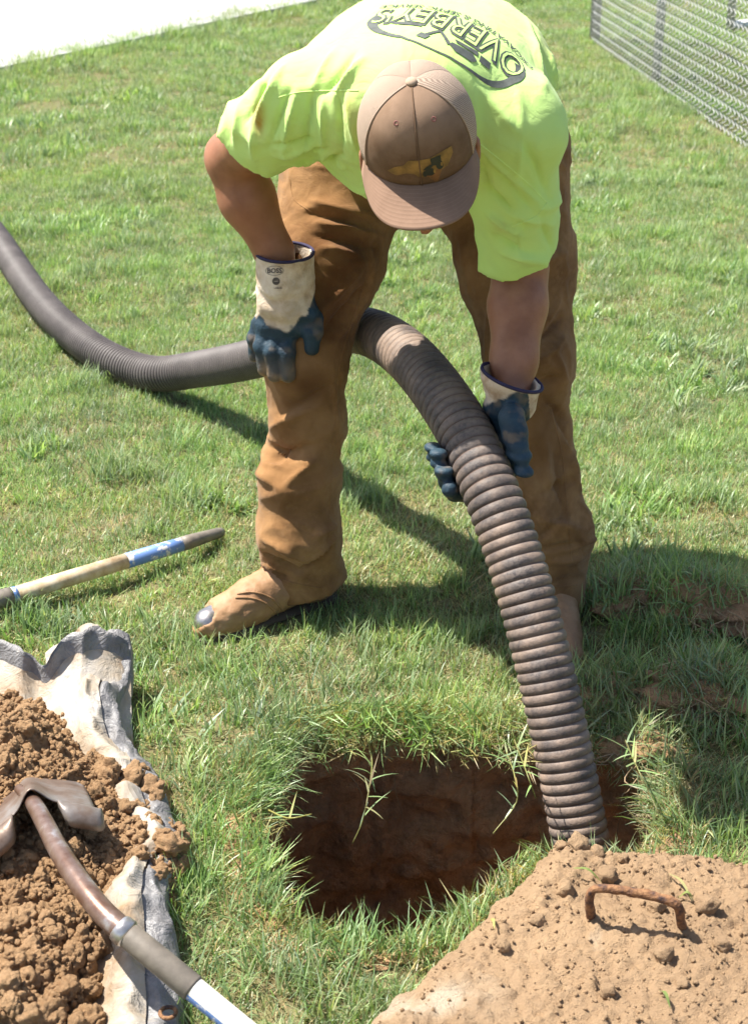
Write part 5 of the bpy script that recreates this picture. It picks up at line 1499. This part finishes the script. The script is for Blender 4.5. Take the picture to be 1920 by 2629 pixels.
for (y0, y1, dens, mg, s0, s1, zone) in ((1.25, 3.7, 2100, .8, .8, 1.2, 0), (3.7, 7.2, 1500, 1.6, .85, 1.2, 1), (7.2, 14.5, 620, 2.2, 1.05, 1.5, 2), (14.5, 30, 90, 2.0, 1.5, 2.4, 3)):
    x, y, rg = lawn_points(y0, y1, dens, mg, 50 + zone)
    k = ~inside_poly(x, y, drive_poly)
    if zone == 0:
        inh = inside_poly(x, y, HOLE); dh = dist_poly(x, y, HOLE[::4])
        k &= ~(inh & (dh > .012)) & ~inside_poly(x, y, TARP_POLY) & ~inside_poly(x, y, LIDP)
        far_rim = (y > 2.30) & (dh < .10) & ~inh
        k &= ~(far_rim & (rg.random(len(x)) < .72 * np.exp(-dh / .05)))
        bare = np.exp(-((x - .47) ** 2 / .09 ** 2 + (y - 2.52) ** 2 / .08 ** 2))
        k &= rg.random(len(x)) > .85 * bare
    for an, to in ((ANK_L, FT_L), (ANK_R, FT_R)):
        ab = (to - an)[:2]; h = np.clip(((x - an[0]) * ab[0] + (y - an[1]) * ab[1]) / ab.dot(ab), 0, 1)
        k &= np.hypot(x - an[0] - h * ab[0], y - an[1] - h * ab[1]) > .041
    hx = at_u(np.linspace(0, u_sw * .8, 120)); low_ = hx[hx[:, 2] < .09]
    dl = dist_poly(x, y, [tuple(p[:2]) for p in low_[::3]], False)
    k &= dl > .035
    x, y = x[k], y[k]
    n_ = len(x)
    nz = fbm(np.stack([x * 1.6, y * 1.6, x * 0], 1), 3, 91); nz2 = fbm(np.stack([x * 6, y * 6, x * 0], 1), 2, 92)
    r = rg.random(n_)
    idx = np.where(r < (.50 if zone == 0 else .68), rg.integers(0, 6, n_), rg.integers(6, 10, n_))
    dry = (nz + .6 * nz2) > .55
    idx = np.where(dry & (r < .30), rg.integers(6, 13, n_), idx)
    lush = (nz2 - .3 * nz) > .55
    idx = np.where(lush & (r > .6), rg.integers(13, 17, n_), idx)
    idx = np.where((nz2 * .7 + vnoise(np.stack([x * 2.1, y * 2.1, x * 0 + 4], 1), 95) > .62) & (r > .72), rg.integers(17, 20, n_), idx)
    if zone == 0:
        dh = dist_poly(x, y, HOLE[::4])
        near_rim = (dh < .09) & (y < 2.2)
        idx = np.where(near_rim & (r < .30), rg.integers(13, 17, n_), idx)
        far_rim = (dh < .12) & (y > 2.25)
        idx = np.where(far_rim & (r < .6), rg.integers(6, 13, n_), idx)
        foot = (x < -.2) & (y > 2.55) & (r > .72)
        idx = np.where((y < 2.9) & (r > .80), rg.integers(13, 17, n_), idx)
        idx = np.where((y < 3.6) & (r < .27), rg.integers(10, 13, n_), idx)
        thatch = np.exp(-((x - .60) ** 2 / .20 ** 2 + (y - 2.75) ** 2 / .30 ** 2)) > rg.random(n_) * 1.1
        idx = np.where(thatch & (r < .78), rg.integers(10, 13, n_), np.where(thatch & (r > .8), rg.integers(13, 17, n_), idx))
    BX.append(x); BY.append(y); BS.append(rg.uniform(s0, s1, n_)); BI.append(idx)
    BR.append(np.stack([rg.normal(0, .12, n_), rg.normal(0, .12, n_), rg.uniform(0, 6.283, n_)], 1))
x = np.concatenate(BX); y = np.concatenate(BY)
grass = scatter('lawn_grass', np.stack([x, y, ground_z(x, y)], 1), np.vstack(BR), np.concatenate(BS), np.concatenate(BI), TUFTS)
tag(grass, 'short green lawn grass mixed with dry straw blades', 'grass', kind='stuff')
# taller seed stalks along the driveway edge
rg = np.random.default_rng(77); n_ = 2600
a = rg.uniform(-8, 14, n_); b = rg.normal(-.03, .12, n_) + .08 * vnoise(np.stack([a * 1.3, a * 0, a * 0], 1), 6)
pts = e0 + dd * a[:, None] + nn_ * b[:, None]
tag(scatter('edge_grass', np.stack([pts[:, 0], pts[:, 1], pts[:, 2] * 0], 1), np.stack([rg.normal(0, .15, n_), rg.normal(0, .15, n_), rg.uniform(0, 6.28, n_)], 1), rg.uniform(1.0, 1.9, n_), rg.integers(13, 17, n_), TUFTS),
    'taller uncut grass stalks along the driveway edge', 'grass', kind='stuff')

# ------------------------------------------------------------------ runners hanging over the rim, roots, thrown sods
def runner(path, nleaf, seed, label, lmin=.03, lmax=.07):
    rg = np.random.default_rng(seed); C, _ = spline(path, 40)
    t = empty('grass_runner', tuple(C[0])); tag(t, label, 'grass runner', 'grass runners hanging into the pit')
    v, f = tube(C, np.linspace(.0017, .0010, 40), 6); me = mesh_np('stem', v - C[0], f); color_attr(me, np.tile([[.30, .27, .12]], (len(v), 1))); obj('stem', me, M['grass'], t)
    for k_ in range(nleaf):
        i = int(6 + 33 * k_ / nleaf)
        yaw = rg.uniform(0, 6.28)
        v, f, c = blade(rg, (0, 0, 0), yaw, rg.uniform(lmin, lmax), rg.uniform(.6, 1.5), rg.uniform(.2, .9), .0021, GREENS[rg.integers(1, 6)] if rg.random() < .7 else STRAW[rg.integers(0, 4)], 4)
        me = mesh_np('leaf', np.array(v), f); color_attr(me, np.array(c)); o = obj('leaf', me, M['grass'], t); o.location = Vector(C[i] - C[0])
runner([PZ(945, 1895, .01), PZ(955, 1960, -.03), PT(945, 2040, 2.62), PT(930, 2110, 2.62), PT(905, 2165, 2.63)], 15, 1, 'leafy grass runner dangling over the middle of the far pit wall')
runner([PZ(1290, 1870, .02), PZ(1300, 1930, .0), PT(1320, 1990, 2.62), PT(1325, 2060, 2.62), PT(1265, 2140, 2.60)], 16, 2, 'bushy grass runner dangling over the pit wall beside the hose')
runner([PZ(1320, 1900, .02), PT(1350, 1980, 2.62), PT(1375, 2050, 2.62)], 9, 3, 'short grass runner hanging closest to the hose')
runner([PZ(1600, 1890, .03), PT(1630, 1960, 2.52), PT(1668, 2040, 2.48), PT(1690, 2090, 2.46)], 10, 4, 'grass runner drooping over the sunny end of the pit')
runner([PZ(690, 2080, .01), PT(740, 2100, 2.5), PT(800, 2090, 2.5)], 5, 5, 'withered grass runner poking out of the pit wall near the tarp')
rg = np.random.default_rng(4); parts = []
for k_ in range(26):
    i = rg.integers(0, nh); p = np.array(HOLE[i])
    if p[1] < 2.25 and rg.random() < .7: continue
    dirn = norm(np.append(HC - p, 0)); L_ = rg.uniform(.06, .28)
    pts = [np.array([p[0], p[1], -.03]) - dirn * .02]
    for q in range(1, 6): pts.append(pts[-1] + np.array([rg.normal(0, .008), rg.normal(0, .006), -L_ / 5]) + dirn * .008)
    C, _ = spline(pts, 24); v, f = tube(C, np.linspace(.0014, .0006, 24), 5); parts.append((v, f))
V, F = join_geo(parts)
tag(obj('hanging_roots', mesh_np('hanging_roots', V, F), M['root']), 'thin pale roots hanging from the pit walls', 'roots', kind='stuff')

rgt = np.random.default_rng(61); tp, tr, ts, ti = [], [], [], []
for k_ in range(1000):
    i = rgt.integers(0, nh); p = np.array(HOLE[i])
    if p[1] < 2.22 and rgt.random() < .75: continue
    d_ = norm(np.append(HC - p, 0)); o_ = rgt.uniform(-.05, .022)
    tp.append((p[0] + d_[0] * o_, p[1] + d_[1] * o_, .006 - max(0, o_) * 1.5 * rgt.random()))
    lean_ = rgt.uniform(.2, 1.5) if o_ > -.02 else rgt.uniform(0, .7)
    tr.append((-d_[1] * lean_, d_[0] * lean_, rgt.uniform(-.4, .4))); ts.append(rgt.uniform(.8, 1.35)); ti.append(rgt.choice([10, 11, 12, 10, 11, 12, 6, 7, 8, 13, 15]))
tag(scatter('rim_thatch', np.array(tp), np.array(tr), np.array(ts), np.array(ti), TUFTS), 'dry straw thatch overhanging the rim of the pit', 'thatch', kind='stuff')
SOD = [(1655, 1545, .13, 'grassy sod clump with a bare root ball in the shade behind the others'), (1850, 1600, .15, 'big shaded sod clump at the picture edge with tangled roots'), (1560, 1770, .10, 'dark grassy sod clump leaning beside the hose'), (1790, 1790, .13, 'sod clump with dry brown roots between the shade and the lit turf'), (1640, 1905, .085, 'sunlit crumbly sod lump at the corner of the pit')]
for k_, (sx, sy, r, lab) in enumerate(SOD):
    c = PZ(sx, sy, .03); t = empty('sod_clump', (c[0], c[1], max(0.0, float(ground_z(np.array([c[0]]), np.array([c[1]]))[0]) - .01))); tag(t, lab, 'sod', 'sods dug from the pit')
    me = clod_mesh(80 + k_, 4, .3); Vs = np.array([v.co[:] for v in me.vertices]) * [r * .85, r * .75, r * .42] ; Vs[:, 2] += r * .16
    fine = .010 * fbm(Vs * 60, 3, 5 + k_); Vs = Vs * (1 + fine / r)[:, None]
    me.vertices.foreach_set('co', Vs.astype(np.float32).ravel()); me.update(); obj('soil_lump', me, M['pit'] if k_ != 4 else M['soil'], t)
    sod_bvh = BVHTree.FromPolygons([Vector(v) for v in Vs], [tuple(p_.vertices) for p_ in me.polygons])
    rg = np.random.default_rng(200 + k_)
    for q in range(100 if k_ != 4 else 12):
        a, b = rg.uniform(0, 6.28), rg.random() ** .6 * (1.15 if k_ != 4 else 1.0)
        x_, y_ = math.cos(a) * b * r, math.sin(a) * b * r * .85
        if k_ in (0, 1) and y_ < -.45 * r and abs(x_) < .35 * r: continue                # bare faces with roots
        hit_ = sod_bvh.ray_cast(Vector((x_, y_, 1.0)), Vector((0, 0, -1)))
        z_, n_s = (hit_[0].z, hit_[1]) if hit_[0] is not None else (0.0, Vector((0, 0, 1)))
        o = bpy.data.objects.new('grass_tuft', TUFTS[rg.choice([6, 7, 8, 9, 13, 14, 15, 16, 10, 11, 12])]); link(o, t)
        o.location = (x_, y_, max(z_ - .004, 0)); o.rotation_euler = (-n_s.y * .8 + rg.normal(0, .25), n_s.x * .8 + rg.normal(0, .25), rg.uniform(0, 6.28)); s = rg.uniform(.8, 1.35); o.scale = (s, s, s)
    parts = []
    for q in range(16):
        a = rg.uniform(-2.6, -.5); p = np.array([math.cos(a) * r * .9, math.sin(a) * r * .75, r * rg.uniform(.15, .6)])
        pts = [p * .8]
        for w in range(4): pts.append(pts[-1] + np.array([math.cos(a) * .012 + rg.normal(0, .018), math.sin(a) * .012 + rg.normal(0, .012), -r * .10 + rg.normal(0, .008)]))
        C, _ = spline(pts, 16); v, f = tube(C, np.linspace(.0016, .0007, 16), 5); parts.append((v, f))
    V, F = join_geo(parts); ro = obj('roots', mesh_np('roots', V, F), M['root'], t); ro['kind'] = 'stuff'

# a few cut blades lying on the lid soil
for k_, (ax_, ay_, bx_, by_) in enumerate([(1470, 2255, 1545, 2270), (1715, 2255, 1775, 2335), (1690, 2560, 1718, 2610), (1262, 2360, 1268, 2400), (1740, 2320, 1780, 2325)]):
    p, q = PZ(ax_, ay_, .1), PZ(bx_, by_, .1); p[2] = lid_z(p[0], p[1]) + .006; q[2] = lid_z(q[0], q[1]) + .008
    mid = (p + q) / 2 + [0, 0, .012]; C, _ = spline([p, mid, q], 10); sdv = norm(np.cross(q - p, [0, 0, 1])); w = .0026 * np.sin(np.linspace(.25, math.pi, 10))
    V = np.vstack([C - sdv * w[:, None], C + sdv * w[:, None]]) - p; F = [(i, i + 1, 11 + i, 10 + i) for i in range(9)]
    me = mesh_np('grass_clipping', V, F); color_attr(me, np.tile([[.34, .33, .15]] if k_ % 2 else [[.18, .24, .08]], (20, 1)))
    o = obj('grass_clipping', me, M['grass']); o.location = Vector(p)
    tag(o, ['cut grass blade lying behind the rebar handle', 'pale straw blade leaning over the end of the rebar handle', 'small cut blade on the near soil of the lid', 'tiny straw blade on the slope of the lid soil', 'dry blade lying under the end of the rebar handle'][k_], 'clipping', 'cut blades lying on the lid')
